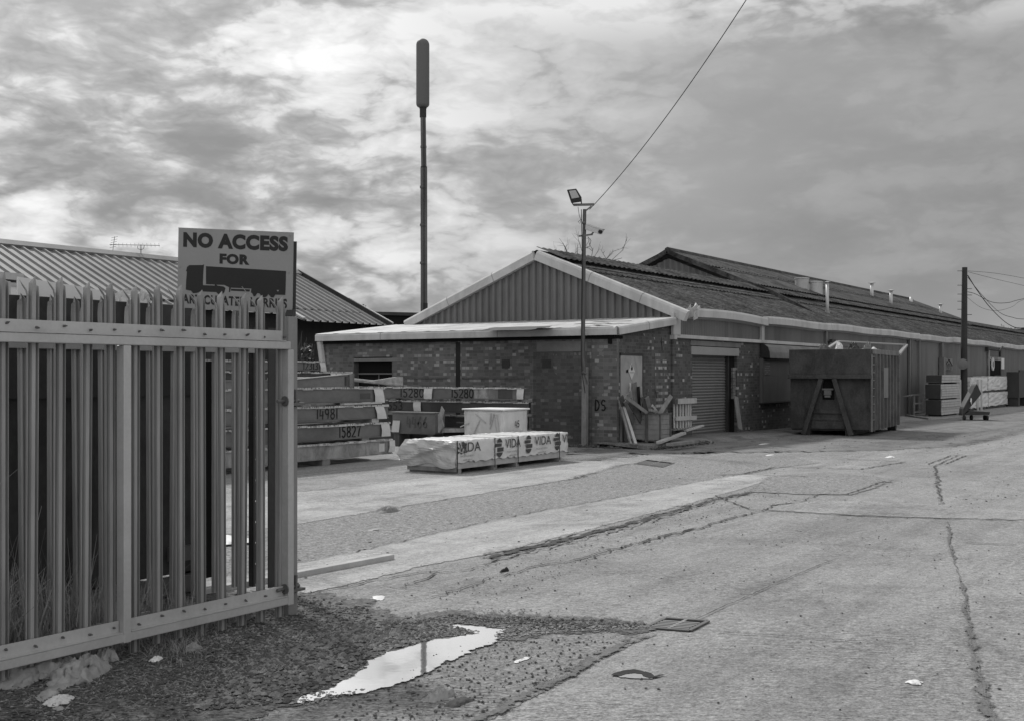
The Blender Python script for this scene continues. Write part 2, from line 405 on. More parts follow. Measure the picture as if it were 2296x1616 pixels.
LAMPP = mat('lamp pole steel', .11, .3, 3, .2, 40, .6, .35, .2, .15, stretch=(1, 1, .2), stain=.3, stsc=4)
MASTM = mat('mast steel', .13, .3, 1.0, .2, 20, .6, .35, .1, .1, stretch=(1, 1, .25), stain=.4, stsc=1.5)
SHROUD = mat('mast shroud', .115, .06, .5, .03, 20, .6, .35, bump=.03)
WRAP = mat('white plastic wrap', .62, .14, 3, .08, 25, .38, .45, bump=.35, bd=.02, stain=.12, stsc=3)
WRAPG = mat('grey plastic wrap', .44, .14, 3, .08, 25, .42, .45, bump=.35, bd=.02, stain=.15, stsc=3)
BAG = mat('crumpled sheeting', .30, .2, 6, .12, 40, .6, .3, bump=.5, bd=.01, stain=.25, stsc=6)
FILM = mat('clear film bundle', .45, .3, 9, .2, 40, .5, .4, bump=.6, bd=.02)
BRIGHT = mat('bright flue steel', .50, .2, 4, .1, 40, .45, .5, .3, .05, stretch=(1, 1, .3))
LENS = mat('lamp glass', .38, .1, 8, .05, 40, .2, .5, bump=.02)
STONE = mat('gravel stones', .20, .85, 20, .3, 90, .9, .2, bump=.4)
STONED = mat('dark clinker', .075, .8, 20, .3, 90, .85, .3, bump=.4)
GRASS = mat('dead grass', .26, .35, 5, .2, 40, .85, .2, bump=.1)
LEAF = mat('ivy leaf', .055, .5, 9, .3, 40, .55, .4, bump=.2)
BARK = mat('bare twig', .07, .3, 6, .2, 40, .9, .15)
RUBBER = mat('black rubber', .02, .2, 6, .2, 40, .8, .3)
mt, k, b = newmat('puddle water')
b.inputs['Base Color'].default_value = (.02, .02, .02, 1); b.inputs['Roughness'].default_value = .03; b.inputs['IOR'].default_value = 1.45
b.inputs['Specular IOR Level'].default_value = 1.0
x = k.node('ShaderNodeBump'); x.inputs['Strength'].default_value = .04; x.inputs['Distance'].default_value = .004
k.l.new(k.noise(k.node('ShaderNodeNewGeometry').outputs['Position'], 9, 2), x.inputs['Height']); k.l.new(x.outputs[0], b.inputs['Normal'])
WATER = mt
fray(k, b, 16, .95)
b.inputs['Metallic'].default_value = .85; b.inputs['Base Color'].default_value = (.80, .80, .80, 1)   # silty water, made metallic to strengthen the sky's bright reflection

# ---------------------------------------------------------------- lettering
def lettering(name, body, mat_, o, u, v, width, height, parent, bold=0.0, lift=.002, ext=.0008, spacing=1.0, skew=0.0):
    """printed words: o = lower left corner, u and v = unit directions of the surface"""
    cu = bpy.data.curves.new(name, 'FONT'); cu.body = body; cu.offset = bold; cu.space_character = spacing; cu.resolution_u = 4
    ob = bpy.data.objects.new(name, cu); COL.objects.link(ob)
    me = bpy.data.meshes.new_from_object(ob)
    COL.objects.unlink(ob); bpy.data.objects.remove(ob)
    xs = [q.co.x for q in me.vertices]; ys = [q.co.y for q in me.vertices]
    x0, x1, y0, y1 = min(xs), max(xs), min(ys), max(ys)
    o, u, v = Vector(o), Vector(u), Vector(v); n = u.cross(v).normalized()
    m = M()
    def pt(co, dz):
        a = (co.x - x0) / (x1 - x0) * width; bb = (co.y - y0) / (y1 - y0) * height
        return o + u * (a + skew * bb) + v * bb + n * (lift + dz)
    m.v = [pt(q.co, 0) for q in me.vertices]; m.f = [tuple(p.vertices) for p in me.polygons]
    bpy.data.meshes.remove(me)
    return part(name, m, mat_, parent)
def arc(cx, cy, rx, ry, a0, a1, n=9):
    return [(cx + rx * math.cos(rad(a0 + (a1 - a0) * i / n)), cy + ry * math.sin(rad(a0 + (a1 - a0) * i / n))) for i in range(n + 1)]
DIG = {
 '0': [arc(.5, .5, .42, .5, 90, 450, 14)], '1': [[(.55, 1), (.5, 0)]],
 '2': [arc(.48, .72, .4, .28, 160, -30, 8) + [(.1, .02), (.95, .0)]],
 '3': [arc(.4, .74, .42, .26, 140, -80, 8), arc(.4, .27, .45, .28, 85, -140, 8)],
 '4': [[(.25, 1), (.1, .3), (.9, .36)], [(.75, .8), (.7, -.05)]],
 '5': [[(.9, 1), (.25, .97), (.2, .58)] + arc(.42, .3, .42, .3, 100, -150, 9)],
 '6': [[(.75, 1), (.25, .6), (.12, .28)] + arc(.46, .25, .36, .25, 170, -190, 10)],
 '7': [[(.05, .95), (.95, 1), (.6, .5), (.45, 0)]],
 '8': [arc(.5, .75, .34, .24, 90, 450, 10), arc(.5, .25, .42, .26, 90, 450, 10)],
 '9': [arc(.45, .7, .36, .28, 0, 360, 10) + [(.8, .6), (.65, 0)]],
 'D': [[(.1, 0), (.12, 1)], [(.0, 1)] + arc(.2, .5, .7, .5, 85, -85, 9) + [(.0, .02)]],
 'S': [arc(.5, .75, .38, .25, 20, 250, 8) + arc(.48, .26, .4, .26, 80, -150, 8)],
}
def strokes(name, txt, mat_, o, u, v, cw, h, parent, wd, gap=.25, lift=.003):
    """brush-painted figures: each a few flat strokes on the surface"""
    o, u, v = Vector(o), Vector(u), Vector(v); n = u.cross(v).normalized(); m = M(); x = 0; z = 0
    for ch in txt:
        if ch == ' ': x += cw * .8; continue
        sc = .45 if ch == '1' else 1.0
        for st in DIG[ch]:
            pts = [o + u * (x + a * cw * sc + R.uniform(-.02, .02) * cw) + v * (bb * h + R.uniform(-.02, .02) * h) + n * (lift + z * .0004) for a, bb in st]
            m.ribbon(pts, [wd * R.uniform(.8, 1.2) for _ in pts], n); z += 1
        x += cw * (sc + gap)
    return part(name, m, mat_, parent)

# ---------------------------------------------------------------- ground
g = M(); g.poly([(-250, -250, 0), (600, -250, 0), (600, 600, 0), (-250, 600, 0)])
struct('ground', g, CONC)
def edged(o, vals):
    at = o.data.attributes.new('edge', 'FLOAT', 'POINT'); at.data.foreach_set('value', vals); return o
def wob(pts, n, amp, closed=True, seed=1, step=.08):
    """break a picked outline into short, unsteady pieces"""
    r = random.Random(seed); out = []; k = len(pts)
    for i in range(k if closed else k - 1):
        p, q = pts[i], pts[(i + 1) % k]; L = (q - p).length; s = max(1, min(n, int(L / step)))
        for j in range(s):
            t = j / s; a = amp if j else amp * .4
            out.append(p.lerp(q, t) + Vector((r.uniform(-a, a), r.uniform(-a, a), 0)))
    if not closed: out.append(pts[-1])
    return out
def patch(name, pix, z, mt_, amp=.02, n=60, seed=1, edge=.10):
    P = wob([G(a, bb, z) for a, bb in pix], n, amp, True, seed, .025 if name in ('puddle', 'pothole_edge') else .08); k = len(P)
    ar = sum(P[i].x * P[(i + 1) % k].y - P[(i + 1) % k].x * P[i].y for i in range(k)); sg_ = 1 if ar > 0 else -1
    raw = [G(a, bb, z) for a, bb in pix]; m = M(); m.poly(P); out = []
    for i in range(k):
        a = (P[(i + 2) % k] - P[i - 2]).normalized(); dd_ = (P[i] - Vector((0, 0, z))).length
        out.append(P[i] + a.cross(ZA) * sg_ * edge * min(1.6, max(.5, dd_ / 12)))
    m.v += out
    for i in range(k): j = (i + 1) % k; m.f.append((i, k + i, k + j, j))
    return edged(struct(name, m, mt_), [1.0] * k + [0.0] * k)
patch('asphalt', [(300, 1240), (505, 1203), (663, 1178), (905, 1137), (1130, 1100), (1275, 1078), (1400, 1042), (1560, 1026), (1760, 1024), (1830, 1036), (1739, 1047), (1660, 1062), (1579, 1076), (1344, 1121), (1241, 1138), (1075, 1171), (910, 1210), (798, 1235), (663, 1260), (505, 1292), (300, 1335)], .004, ASPH, .02, 60, 3)
patch('concrete_strip', [(300, 1337), (505, 1294), (663, 1262), (798, 1237), (910, 1212), (1075, 1173), (1241, 1140), (1344, 1123), (1579, 1078), (1668, 1064), (1790, 1064), (1700, 1080), (1600, 1110), (1330, 1180), (1090, 1240), (960, 1262), (760, 1310), (663, 1330), (505, 1362), (300, 1400)], .0045, PALE, .015, 60, 4)
patch('concrete_strip', [(663, 1105), (934, 1073), (1275, 1040), (1330, 1034), (1420, 1036), (1275, 1072), (905, 1132), (663, 1172), (505, 1195), (505, 1128)], .004, PALE, .02, 40, 5)
patch('asphalt', [(1692, 1101), (1735, 1068), (1790, 1063), (1850, 1060), (1940, 1066), (1988, 1076), (1940, 1096), (1900, 1107), (1800, 1106)], .008, ASPH, .03, 40, 6)
patch('rough_concrete', [(1456, 1421), (1394, 1446), (1311, 1490), (1228, 1537), (1146, 1579), (1040, 1640), (700, 1700), (560, 1640), (600, 1590), (700, 1560), (860, 1510), (1000, 1450), (1100, 1405), (1300, 1395), (1420, 1398)], .004, ROUGHC, .02, 60, 7)
patch('dirt', [(-700, 1250), (300, 1330), (520, 1330), (663, 1331), (735, 1333), (800, 1352), (900, 1392), (1010, 1378), (1190, 1383), (1330, 1392), (1448, 1404), (1440, 1410), (1330, 1406), (1190, 1420), (1100, 1430), (1020, 1448), (950, 1478), (880, 1505), (800, 1535), (720, 1558), (655, 1576), (560, 1597), (450, 1625), (300, 1690), (-700, 1900)], .009, DIRT, .05, 80, 8, .26)
# puddle
PD = [(60, 1425), (130, 1385), (210, 1366), (300, 1336), (360, 1300), (420, 1268), (470, 1240), (485, 1195), (560, 1165), (600, 1142), (690, 1125), (750, 1106), (850, 1077), (930, 1070), (1010, 1058), (1090, 1044), (1000, 1030), (920, 1006), (960, 998), (1050, 1008), (1130, 1018), (1215, 1026), (1165, 1050), (1150, 1098), (1090, 1112), (1030, 1130), (985, 1160), (880, 1195), (840, 1222), (800, 1246), (700, 1290), (640, 1310), (600, 1325), (480, 1352), (380, 1366), (290, 1372), (200, 1392), (110, 1415)]
PDp = [(628 + a * .4141, 986.7 + bb * .4141) for a, bb in PD]
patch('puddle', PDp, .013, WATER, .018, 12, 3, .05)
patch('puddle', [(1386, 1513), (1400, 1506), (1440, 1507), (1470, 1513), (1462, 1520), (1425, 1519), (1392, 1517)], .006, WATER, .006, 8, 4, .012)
patch('pothole_edge', [(1372, 1512), (1384, 1506), (1400, 1502), (1420, 1499), (1436, 1502), (1447, 1505), (1440, 1509), (1420, 1507), (1402, 1509), (1390, 1513)], .0075, GAPE, .006, 8, 5, .02)
patch('pothole_edge', [(1436, 1507), (1447, 1504), (1460, 1508), (1468, 1514), (1478, 1512), (1490, 1510), (1474, 1516), (1456, 1518), (1444, 1514)], .0078, GAPE, .006, 8, 6, .015)
# cracks and joints
def crack(pix, wpx, amp, seed, mt_=CRACK, z=.0115, cov=1.0):
    r = random.Random(seed); pts = [G(a, bb, z) for a, bb in pix]; pp = []
    for i in range(len(pts) - 1):
        L = (pts[i + 1] - pts[i]).length; s = max(2, int(L / .10))
        for j in range(s): pp.append(pts[i].lerp(pts[i + 1], j / s) + Vector((r.uniform(-amp, amp), r.uniform(-amp, amp), 0)))
    pp.append(pts[-1]); n = len(pp); ww = []; sm = [r.random() for _ in range(n + 2)]; sm = [(sm[i] + sm[i + 1] + sm[i + 2]) / 3 for i in range(n)]
    for i, p in enumerate(pp):
        f = i / (n - 1); wv = wpx[0] + (wpx[1] - wpx[0]) * f
        ww.append(max(.003, wv * .62 * (.55 + .9 * sm[i])))
    m = M(); 
    for i, p in enumerate(pp):
        a = (pp[min(i + 1, n - 1)] - pp[max(i - 1, 0)]).normalized(); sd = a.cross(ZA).normalized(); h = ww[i] * .85; m.v += [p - sd * h, p.copy(), p + sd * h]
    for i in range(n - 1): m.f += [(3 * i, 3 * i + 1, 3 * i + 4, 3 * i + 3), (3 * i + 1, 3 * i + 2, 3 * i + 5, 3 * i + 4)]
    o = struct('crack', m, mt_)
    return edged(o, [x for i in range(n) for x in (0.0, cov if 0 < i < n - 1 else 0.0, 0.0)])
crack([(663, 1102), (800, 1088), (934, 1071), (1060, 1060)], (.03, .015), .03, 1)
crack([(505, 1293), (663, 1260), (798, 1235), (910, 1210), (1075, 1171), (1241, 1138), (1344, 1121), (1579, 1076), (1668, 1062), (1740, 1046)], (.022, .022), .025, 2)
crack([(960, 1340), (1104, 1293), (1187, 1272), (1290, 1252), (1386, 1227), (1473, 1206), (1579, 1179), (1635, 1161), (1718, 1140), (1743, 1129), (1793, 1125)], (.02, .045), .035, 3)
crack([(1290, 1252), (1330, 1247), (1386, 1226), (1473, 1204), (1560, 1181)], (.02, .06), .04, 31)
crack([(1450, 1421), (1394, 1444), (1311, 1488), (1228, 1535), (1146, 1577), (1060, 1622)], (.06, .16), .02, 70, MOSS, .0112, .74)
crack([(1450, 1418), (1394, 1440), (1311, 1480), (1228, 1525)], (.10, .10), .03, 71, MOSS, .0108, .6)
crack([(1600, 1108), (1680, 1140), (1726, 1143), (1921, 1154), (2107, 1160), (2296, 1165)], (.045, .05), .015, 4)
crack([(2126, 1165), (2134, 1243), (2151, 1285), (2170, 1368), (2178, 1438), (2192, 1496), (2219, 1579), (2232, 1640)], (.016, .035), .012, 5, MOSS, .0115, .72)
crack([(2128, 1175), (2135, 1243), (2140, 1262)], (.05, .02), .03, 51, MOSS, .0118, .8)
crack([(2155, 1300), (2178, 1438), (2192, 1496), (2219, 1579), (2232, 1640)], (.03, .13), .02, 52, MOSS, .0105, .75)
crack([(2097, 1042), (2104, 1090), (2110, 1130)], (.05, .035), .04, 6)
patch('concrete_strip', [(1760, 1127), (1900, 1122), (2100, 1131), (2200, 1139), (2296, 1146), (2296, 1162), (2107, 1158), (1921, 1152), (1735, 1141)], .0052, PALE2, .03, 50, 14, .16)
crack([(1990, 1137), (2060, 1133), (2110, 1129)], (.01, .02), .02, 61)
crack([(2134, 1214), (2200, 1216), (2296, 1219)], (.06, .03), .02, 7)
crack([(1550, 1392), (1594, 1370), (1697, 1326), (1760, 1297), (1871, 1252)], (.013, .017), .008, 8)
crack([(1586, 1411), (1656, 1417), (1760, 1424), (1900, 1434), (2180, 1440)], (.016, .012), .012, 9)
crack([(1600, 1064), (1668, 1062), (1820, 1068)], (.09, .05), .03, 10)
crack([(1664, 1061), (1739, 1045.5), (1830, 1047), (1925, 1051), (2030, 1034), (1890, 1027)], (.06, .05), .03, 11)
crack([(2078, 1040.5), (2132, 1020), (2160, 1018)], (.05, .05), .02, 12)
crack([(2100, 1041), (2146, 1021), (2200, 1019), (2296, 1023)], (.05, .03), .02, 13)
crack([(2118, 1040), (2150, 1026), (2165, 1020)], (.05, .05), .02, 14)
crack([(2070, 1008), (2160, 1009), (2296, 1012)], (.03, .05), .02, 15, PALE, .0118)
crack([(798, 1235), (860, 1243), (960, 1255)], (.008, .006), .01, 16)
crack([(880, 1320), (960, 1290), (1080, 1268), (1180, 1240)], (.03, .02), .06, 17)
crack([(663, 1331), (800, 1308), (890, 1290), (1000, 1275)], (.02, .03), .04, 18)
# the broken rut beside the pale strip
for q, (ww, off) in enumerate([((.16, .10), 0), ((.07, .05), -7), ((.05, .05), 6), ((.04, .03), 11)]):
    crack([(1085, 1250 + off), (1180, 1228 + off * .9), (1290, 1202 + off * .8), (1386, 1180 + off * .7), (1500, 1148 + off * .6), (1600, 1118 + off * .5), (1690, 1101 + off * .3)], ww, .05, 40 + q, CRACK if q in (0, 2) else ROUGHC, .0115 + q * .0006)
crack([(1790, 1125), (1840, 1106), (1900, 1107), (1985, 1077)], (.02, .06), .03, 45)
# worn apron along the building: a low wedge with a broken front lip
YL, XF, XG = 12.3, 22.75, 25.8
ap = M(); xs = [22.3 + i * .35 for i in range(42)]
for x0 in xs:
    fall = max(0.012, .10 - max(0, x0 - 25.0) * .012); fr = 11.15 + R.uniform(-.07, .07) - max(0, x0 - 25) * .05
    ap.v += [Vector((x0, YL + .3, fall + .01)), Vector((x0, fr + .25, fall)), Vector((x0, fr, fall * (.85 if x0 < 25.4 else .05))), Vector((x0, fr - .05, -.01))]
for i in range(len(xs) - 1):
    for j in range(3): ap.f.append((i * 4 + j, i * 4 + j + 1, (i + 1) * 4 + j + 1, (i + 1) * 4 + j))
ap.f.append((0, 3, 2, 1))
struct('pavement', ap, APRON)
# building's cast shadow painted as a darker tone on the yard
patch('shadow_tint', [(1290, 1030), (1400, 1014), (1560, 1012), (1750, 1010), (1960, 1006), (2100, 998), (2180, 985), (2296, 955), (2296, 925), (2000, 950), (1700, 985), (1346, 1004)], .0035, SHADEC, .08, 40, 12, .5)
# drain grates
def grate(L_, T_, R_, depth, nb, label, cat='drain grate'):
    u = (R_ - T_); v = (L_ - T_); lu, lv = u.length, v.length; u.normalize(); v.normalize()
    o = T_ + Vector((0, 0, .005)); root = thing('drain_grate', label, cat, (T_ + L_) / 2 + (R_ - T_) / 2)
    hole = M(); hole.poly([o + ZA * .002, o + u * lu + ZA * .002, o + u * lu + v * lv + ZA * .002, o + v * lv + ZA * .002]); part('sump', hole, VOID, root)
    f = M(); t = .028
    for p, q in ((o, o + u * lu), (o + v * lv, o + u * lu + v * lv), (o, o + v * lv), (o + u * lu, o + u * lu + v * lv)):
        f.beam(p + ZA * .004, q + ZA * .004, t, .010)
    part('frame', f, BOLT, root, bevel=.003)
    bm = M()
    for i in range(1, nb):
        p = o + v * (lv * (.16 + .84 * i / nb)); bm.beam(p + u * .02 + ZA * .005, p + u * (lu - .02) + ZA * .005, lv / nb * .36, .006)
    bm.beam(o + u * lu * .5 + ZA * .0045, o + u * lu * .5 + v * lv + ZA * .0045, .02, .005)
    part('bars', bm, CLAD if depth < .09 else MIDG, root); return root
grate(G(1448, 1408), G(1493, 1387), G(1588, 1394), .1, 6, 'iron drain grate sunk in concrete near the puddle')
grate(G(1424, 1040), G(1452, 1031), G(1511, 1038), .05, 5, 'distant iron drain cover in the asphalt before the crate')

# ---------------------------------------------------------------- the warehouse (main shed, lean-to front and long side)
RID1, ZR1, ZE, K = 16.24, 4.77, 3.174, .40
def roofpt(x, y, lift=0.0):
    """where the line of sight through a picture point meets the near roof slope"""
    r = ray(x, y); t = (ZE + lift + K * (0 - 12.25) - EYE) / (r.z - K * r.y); return E0 + r * t
wh = thing('warehouse', 'long low warehouse with corrugated gable, brick lean-to and dark mossy roof', 'warehouse', (XG, YL, 0))
YE2 = 20.46
def rz(y): return ZE + K * (min(y, 2 * RID1 - y) - 12.25)
m = M(); m.corr((XG, YL + .02, 0), YA, YE2 - YL, ZA, lambda t: 2.55, lambda t: rz(YL + t) - .12, (-1, 0, 0), .214, .065, 'trap')
part('gable_cladding', m, CLAD, wh)
m = M(); m.poly([(XG + .05, YL, 0), (XG + .05, YE2, 0), (XG + .05, YE2, 2.6), (XG + .05, RID1, rz(RID1) - .2), (XG + .05, YL, 2.6)]); part('gable_backing', m, DARKM, wh)
# white verge trim: flat face with a rolled top, jointed in lengths
def trim(name, p, q, n_, hgt, dep, joints=(), roll=True):
    p, q, n_ = Vector(p), Vector(q), Vector(n_).normalized(); a = (q - p).normalized(); up = n_.cross(a); up = up if up.z > 0 else -up
    prof = [(0, 0), (dep, 0), (dep * 1.0, hgt * .72), (dep * .75, hgt * .92), (dep * .3, hgt), (0, hgt)]
    m = M(); st = [p + n_ * aa + up * bb for aa, bb in prof]; m.prism(st, q - p)
    o_ = part(name, m, WHITE, wh)
    if joints:
        for t in joints:
            jm = M(); c = p.lerp(q, t); jm.prism([c + n_ * (aa + .003) + up * (bb + .003) for aa, bb in prof], a * .02)
            part('trim_joint', jm, mat('trim joint', .25, .2) if 'trim joint' not in bpy.data.materials else bpy.data.materials['trim joint'], o_)
    return o_
ap_ = (XG - .02, RID1, rz(RID1) - .17)
trim('verge_trim', (XG - .02, 11.96, rz(11.96) - .17), ap_, (-1, 0, 0), .27, .16, (.28, .62))
trim('verge_trim', (XG - .02, 20.52, rz(20.52) - .17), ap_, (-1, 0, 0), .27, .16, (.35, .7))
# roof slopes, near one in tiers, far one plain
XB = 40.3
def slope(name, x0, x1, y0, y1, lift, mt_, pitch=.30, dep=.035, wavy=0):
    ya, yb = y0, y1; d_ = Vector((0, yb - ya, K * (yb - ya))); L_ = d_.length; d_.normalize(); nrm = Vector((0, -K, 1)).normalized()
    m = M(); rr = random.Random(int(x0 * 7 + y0)); ph = rr.random() * 6
    lo = (lambda t: -.03 + .02 * math.sin(t * 3 + ph)) if wavy else (lambda t: 0)
    m.corr((x0, ya, rz_n(ya) + lift), XA, x1 - x0, d_, lo, lambda t: L_, nrm, pitch, dep, 'sine')
    return part(name, m, mt_, wh)
def rz_n(y): return ZE + K * (y - 12.25)
slope('roof', XG - .05, 112, 12.285, 14.95, 0, FIBRE, .30, .04, 1)
slope('roof', XG - .05, 112, 14.90, 15.55, .05, FIBRE, .30, .03, 1)
slope('ridge_capping', XG - .05, 112, 15.45, RID1 + .02, .16, FIBRE, .30, .03, 1)
m = M(); m.beam((XG + .1, 14.93, rz_n(14.93) + .045), (112, 14.93, rz_n(14.93) + .045), .06, .03); part('flashing', m, FLASH, wh)
m = M(); m.beam((XG + .1, 15.2, rz_n(15.2) + .09), (XB + 1, 15.2, rz_n(15.2) + .09), .05, .03); part('flashing', m, FLASH, wh)
m = M(); m.poly([(XG - .05, RID1, rz_n(RID1) + .1), (112, RID1, rz_n(RID1) + .1), (112, 20.5, rz(20.5)), (XG - .05, 20.5, rz(20.5))]); part('rear_roof', m, FIBRE, wh)
# the taller bay behind: own gable, own ridge
RID2, ZR2, XE2 = 19.5, 6.3, 75.7
K2 = (ZR2 - (rz_n(16.2) + .22)) / (RID2 - 16.2)
def slope2(name, x0, x1, ya, yb, mt_, lift=0):
    d_ = Vector((0, yb - ya, K2 * (yb - ya))); L_ = d_.length; d_.normalize(); m = M()
    m.corr((x0, ya, ZR2 - K2 * (RID2 - ya) + lift), XA, x1 - x0, d_, lambda t: 0, lambda t: L_, Vector((0, -K2, 1)).normalized(), .3, .035, 'sine')
    return part(name, m, mt_, wh)
slope2('upper_roof', XB, XE2, 16.1, 17.9, FIBRE2)
slope2('upper_roof', XB, XE2, 17.8, RID2 + .05, FIBRE2, .06)
m = M(); m.poly([(XB, RID2, ZR2), (XE2, RID2, ZR2), (XE2, 24.5, 4.2), (XB, 24.5, 4.2)]); part('upper_rear_roof', m, FIBRE2, wh)
m = M(); m.corr((XB + .15, 14.6, 0), YA, 9.6, ZA, lambda t: 3.0, lambda t: ZR2 - .25 - K2 * abs(RID2 - 14.6 - t), (-1, 0, 0), .25, .09, 'sine')
part('upper_gable', m, CLADD, wh)
m = M()
prf = [(13.9, rz_n(13.9) + .0), (15.3, ZR2 - K2 * 4.2 - .02), (19.15, ZR2 - K2 * .35 + .02), (19.5, ZR2 + .06), (19.85, ZR2 - K2 * .35 + .02), (24.2, ZR2 - K2 * 4.7)]
for (ya, za), (yb, zb) in zip(prf[:-1], prf[1:]): m.beam((XB + .02, ya, za - .03), (XB + .02, yb, zb - .03), .12, .17)
part('upper_verge', m, FIBRE, wh)
m = M(); m.tube([(XB, RID2, ZR2 + .05), (XE2, RID2, ZR2 + .05)], .13, 8); part('upper_ridge', m, FIBRE2, wh)
m = M(); m.beam((XB + 2, 16.05, rz_n(16.05) + .13), (XE2 + .2, 16.05, rz_n(16.05) + .13), .10, .05); m.beam((XB + 1, 17.75, ZR2 - K2 * 1.75 + .05), (XE2, 17.75, ZR2 - K2 * 1.75 + .05), .05, .03); part('flashing', m, FLASH, wh)
m = M(); m.poly([(XE2, 16.1, 3), (XE2, 24, 3), (XE2, 24, 4.3), (XE2, RID2, ZR2), (XE2, 16.1, ZR2 - K2 * 3.4)]); part('upper_far_gable', m, CLADD, wh)
# long side gutter in lengths, first length bowed and broken open at its end
def gutter(x0, x1, zf, yf=12.02, hgt=.27, dep=.17, n=14):
    m = M(); prof = [(0, 0), (-.03, .01), (-dep, .05), (-dep, hgt * .8), (-dep + .03, hgt), (0, hgt)]
    b_ = 0
    for i in range(n + 1):
        t = i / n; xx = x0 + (x1 - x0) * t; zz_ = zf(t)
        m.v += [Vector((xx, YL - .02 + aa, zz_ + bb)) for aa, bb in prof]
    for i in range(n):
        for j in range(6):
            j2 = (j + 1) % 6; m.f.append((i * 6 + j, i * 6 + j2, (i + 1) * 6 + j2, (i + 1) * 6 + j))
    m.f.append(tuple(range(6))); m.f.append(tuple(n * 6 + j for j in reversed(range(6))))
    return part('gutter', m, WHITE, wh)
gutter(26.45, 31.6, lambda t: 2.98 + .06 * math.sin(t * 3.0) - .05 * t)
xg = 31.62; r_ = random.Random(5)
while xg < 110:
    x2 = xg + 5.6; dz_ = r_.uniform(-.02, .02); dz2 = r_.uniform(-.02, .02)
    gutter(xg, x2 - .02, lambda t: 2.985 + dz_ + (dz2 - dz_) * t + .015 * math.sin(t * 6), n=8); xg = x2
m = M(); bx = Vector((26.15, 12.08, 3.05))
for q in range(7):
    a0 = bx + Vector((r_.uniform(-.16, .28), r_.uniform(-.15, .05), r_.uniform(-.12, .16)))
    m.prism([a0, a0 + Vector((r_.uniform(.05, .22), 0, r_.uniform(-.1, .1))), a0 + Vector((r_.uniform(.0, .2), -.05, r_.uniform(.05, .2)))], (0.004, -.012, 0.006))
part('broken_gutter_end', m, WHITE, wh)
m = M(); m.prism([(26.3, 12.02, 2.93), (26.5, 12.02, 2.98), (26.5, 12.0, 3.28), (26.36, 12.0, 3.36), (26.24, 12.0, 3.2)], (0, -.03, .01)); part('broken_gutter_end', m, WHITE, wh)
# corrugated band under the gutter and its white ledge
m = M(); m.corr((25.9, YL, 0), XA, 44 - 25.9, ZA, lambda t: 2.55, lambda t: 3.06, (0, -1, 0), .105, .022, 'sine'); part('band_cladding', m, CLADD, wh)
m = M(); m.bb(25.75, 36.9, YL - .09, YL + .05, 2.49, 2.58); part('ledge', m, WHITE, wh, bevel=.008)
m = M(); m.bb(25.55, 25.95, YL - .11, YL - .03, 2.56, 3.1); m.bb(25.56, 25.70, YL - .13, YL + .02, 2.45, 2.56); part('corner_cover', m, WHITE, wh, bevel=.01)
m = M(); m.bb(31.33, 31.52, YL - .10, YL - .02, 2.5, 3.08); part('cover_strip', m, WHITE, wh, bevel=.006)
# brick side wall with shutter opening
DX0, DX1, DZ = 26.85, 29.75, 2.12
m = M(); m.bb(XF + .031, DX0, YL, YL + .25, 0, 2.5); m.bb(DX1, 36.9, YL, YL + .25, 0, 2.5); m.bb(DX0 - .002, DX1 + .002, YL + .003, YL + .25, 2.33, 2.5); m.bb(25.62, 26.0, YL - .045, YL + .02, 0, 2.485)
part('side_wall', m, BRS, wh)
m = M(); m.prism([(XF + .03, YL + .004, 2.49), (25.7, YL + .004, 2.49), (25.7, YL + .004, 2.84), (XF + .03, YL + .004, 2.5)], (0, .2, 0)); part('side_wall', m, BRS, wh)
m = M(); m.bb(24.75, 25.42, YL - .006, YL + .05, .1, 2.1); part('infill_panel', m, BRSP, wh)
m = M(); m.bb(DX0 - .15, DX1 + .2, YL - .03, YL + .1, 2.33, 2.46); part('door_lintel', m, LINT, wh, bevel=.006)
m = M(); m.bb(DX0 - .08, DX1 + .1, YL - .02, YL + .22, 2.10, 2.315); part('shutter_box', m, mat('shutter box paint', .30, .1, 2, stain=.1), wh, bevel=.012)
sh = M()
nsl = 27
for i in range(nsl):
    z0 = .09 + i * (2.04 / nsl); h_ = 2.04 / nsl; st = []
    for a_ in range(7):
        t = a_ / 6; st.append((DX0 - .02, YL + .20 - .028 * math.sin(math.pi * t), z0 + h_ * t))
    b_ = len(sh.v)
    for p in st: sh.v += [Vector(p), Vector((DX1 + .02 - .42, p[1], p[2]))]
    for a_ in range(6): sh.f.append((b_ + 2 * a_, b_ + 2 * a_ + 1, b_ + 2 * a_ + 3, b_ + 2 * a_ + 2))
shp = part('roller_shutter', sh, SHUT, wh)
m = M(); m.bb(DX0, DX1 - .4, YL + .165, YL + .215, .05, .10); part('bottom_rail', m, BOLT, shp)
m = M(); m.bb(DX1 - .40, DX1 - .30, YL + .10, YL + .24, .05, 2.1); part('guide_rail', m, DARKM, wh)
m = M(); m.bb(DX0 - .02, DX0 + .04, YL + .12, YL + .24, .05, 2.1); part('guide_rail', m, DARKM, wh)
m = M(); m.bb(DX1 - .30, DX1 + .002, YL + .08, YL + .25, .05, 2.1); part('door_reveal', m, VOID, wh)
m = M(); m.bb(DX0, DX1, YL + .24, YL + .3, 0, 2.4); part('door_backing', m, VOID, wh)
m = M(); rr = random.Random(3)
for i in range(9):
    z0 = .95 + i * .095; m.bb(DX1 - .24 + rr.uniform(-.01, .01), DX1 - .05 + rr.uniform(-.01, .01), YL + .02, YL + .075, z0, z0 + .085)
part('peeling_jamb', m, mat('peeling paint', .22, .6, 8, .4, 30, .8, .2, stain=.5, stsc=7), wh)
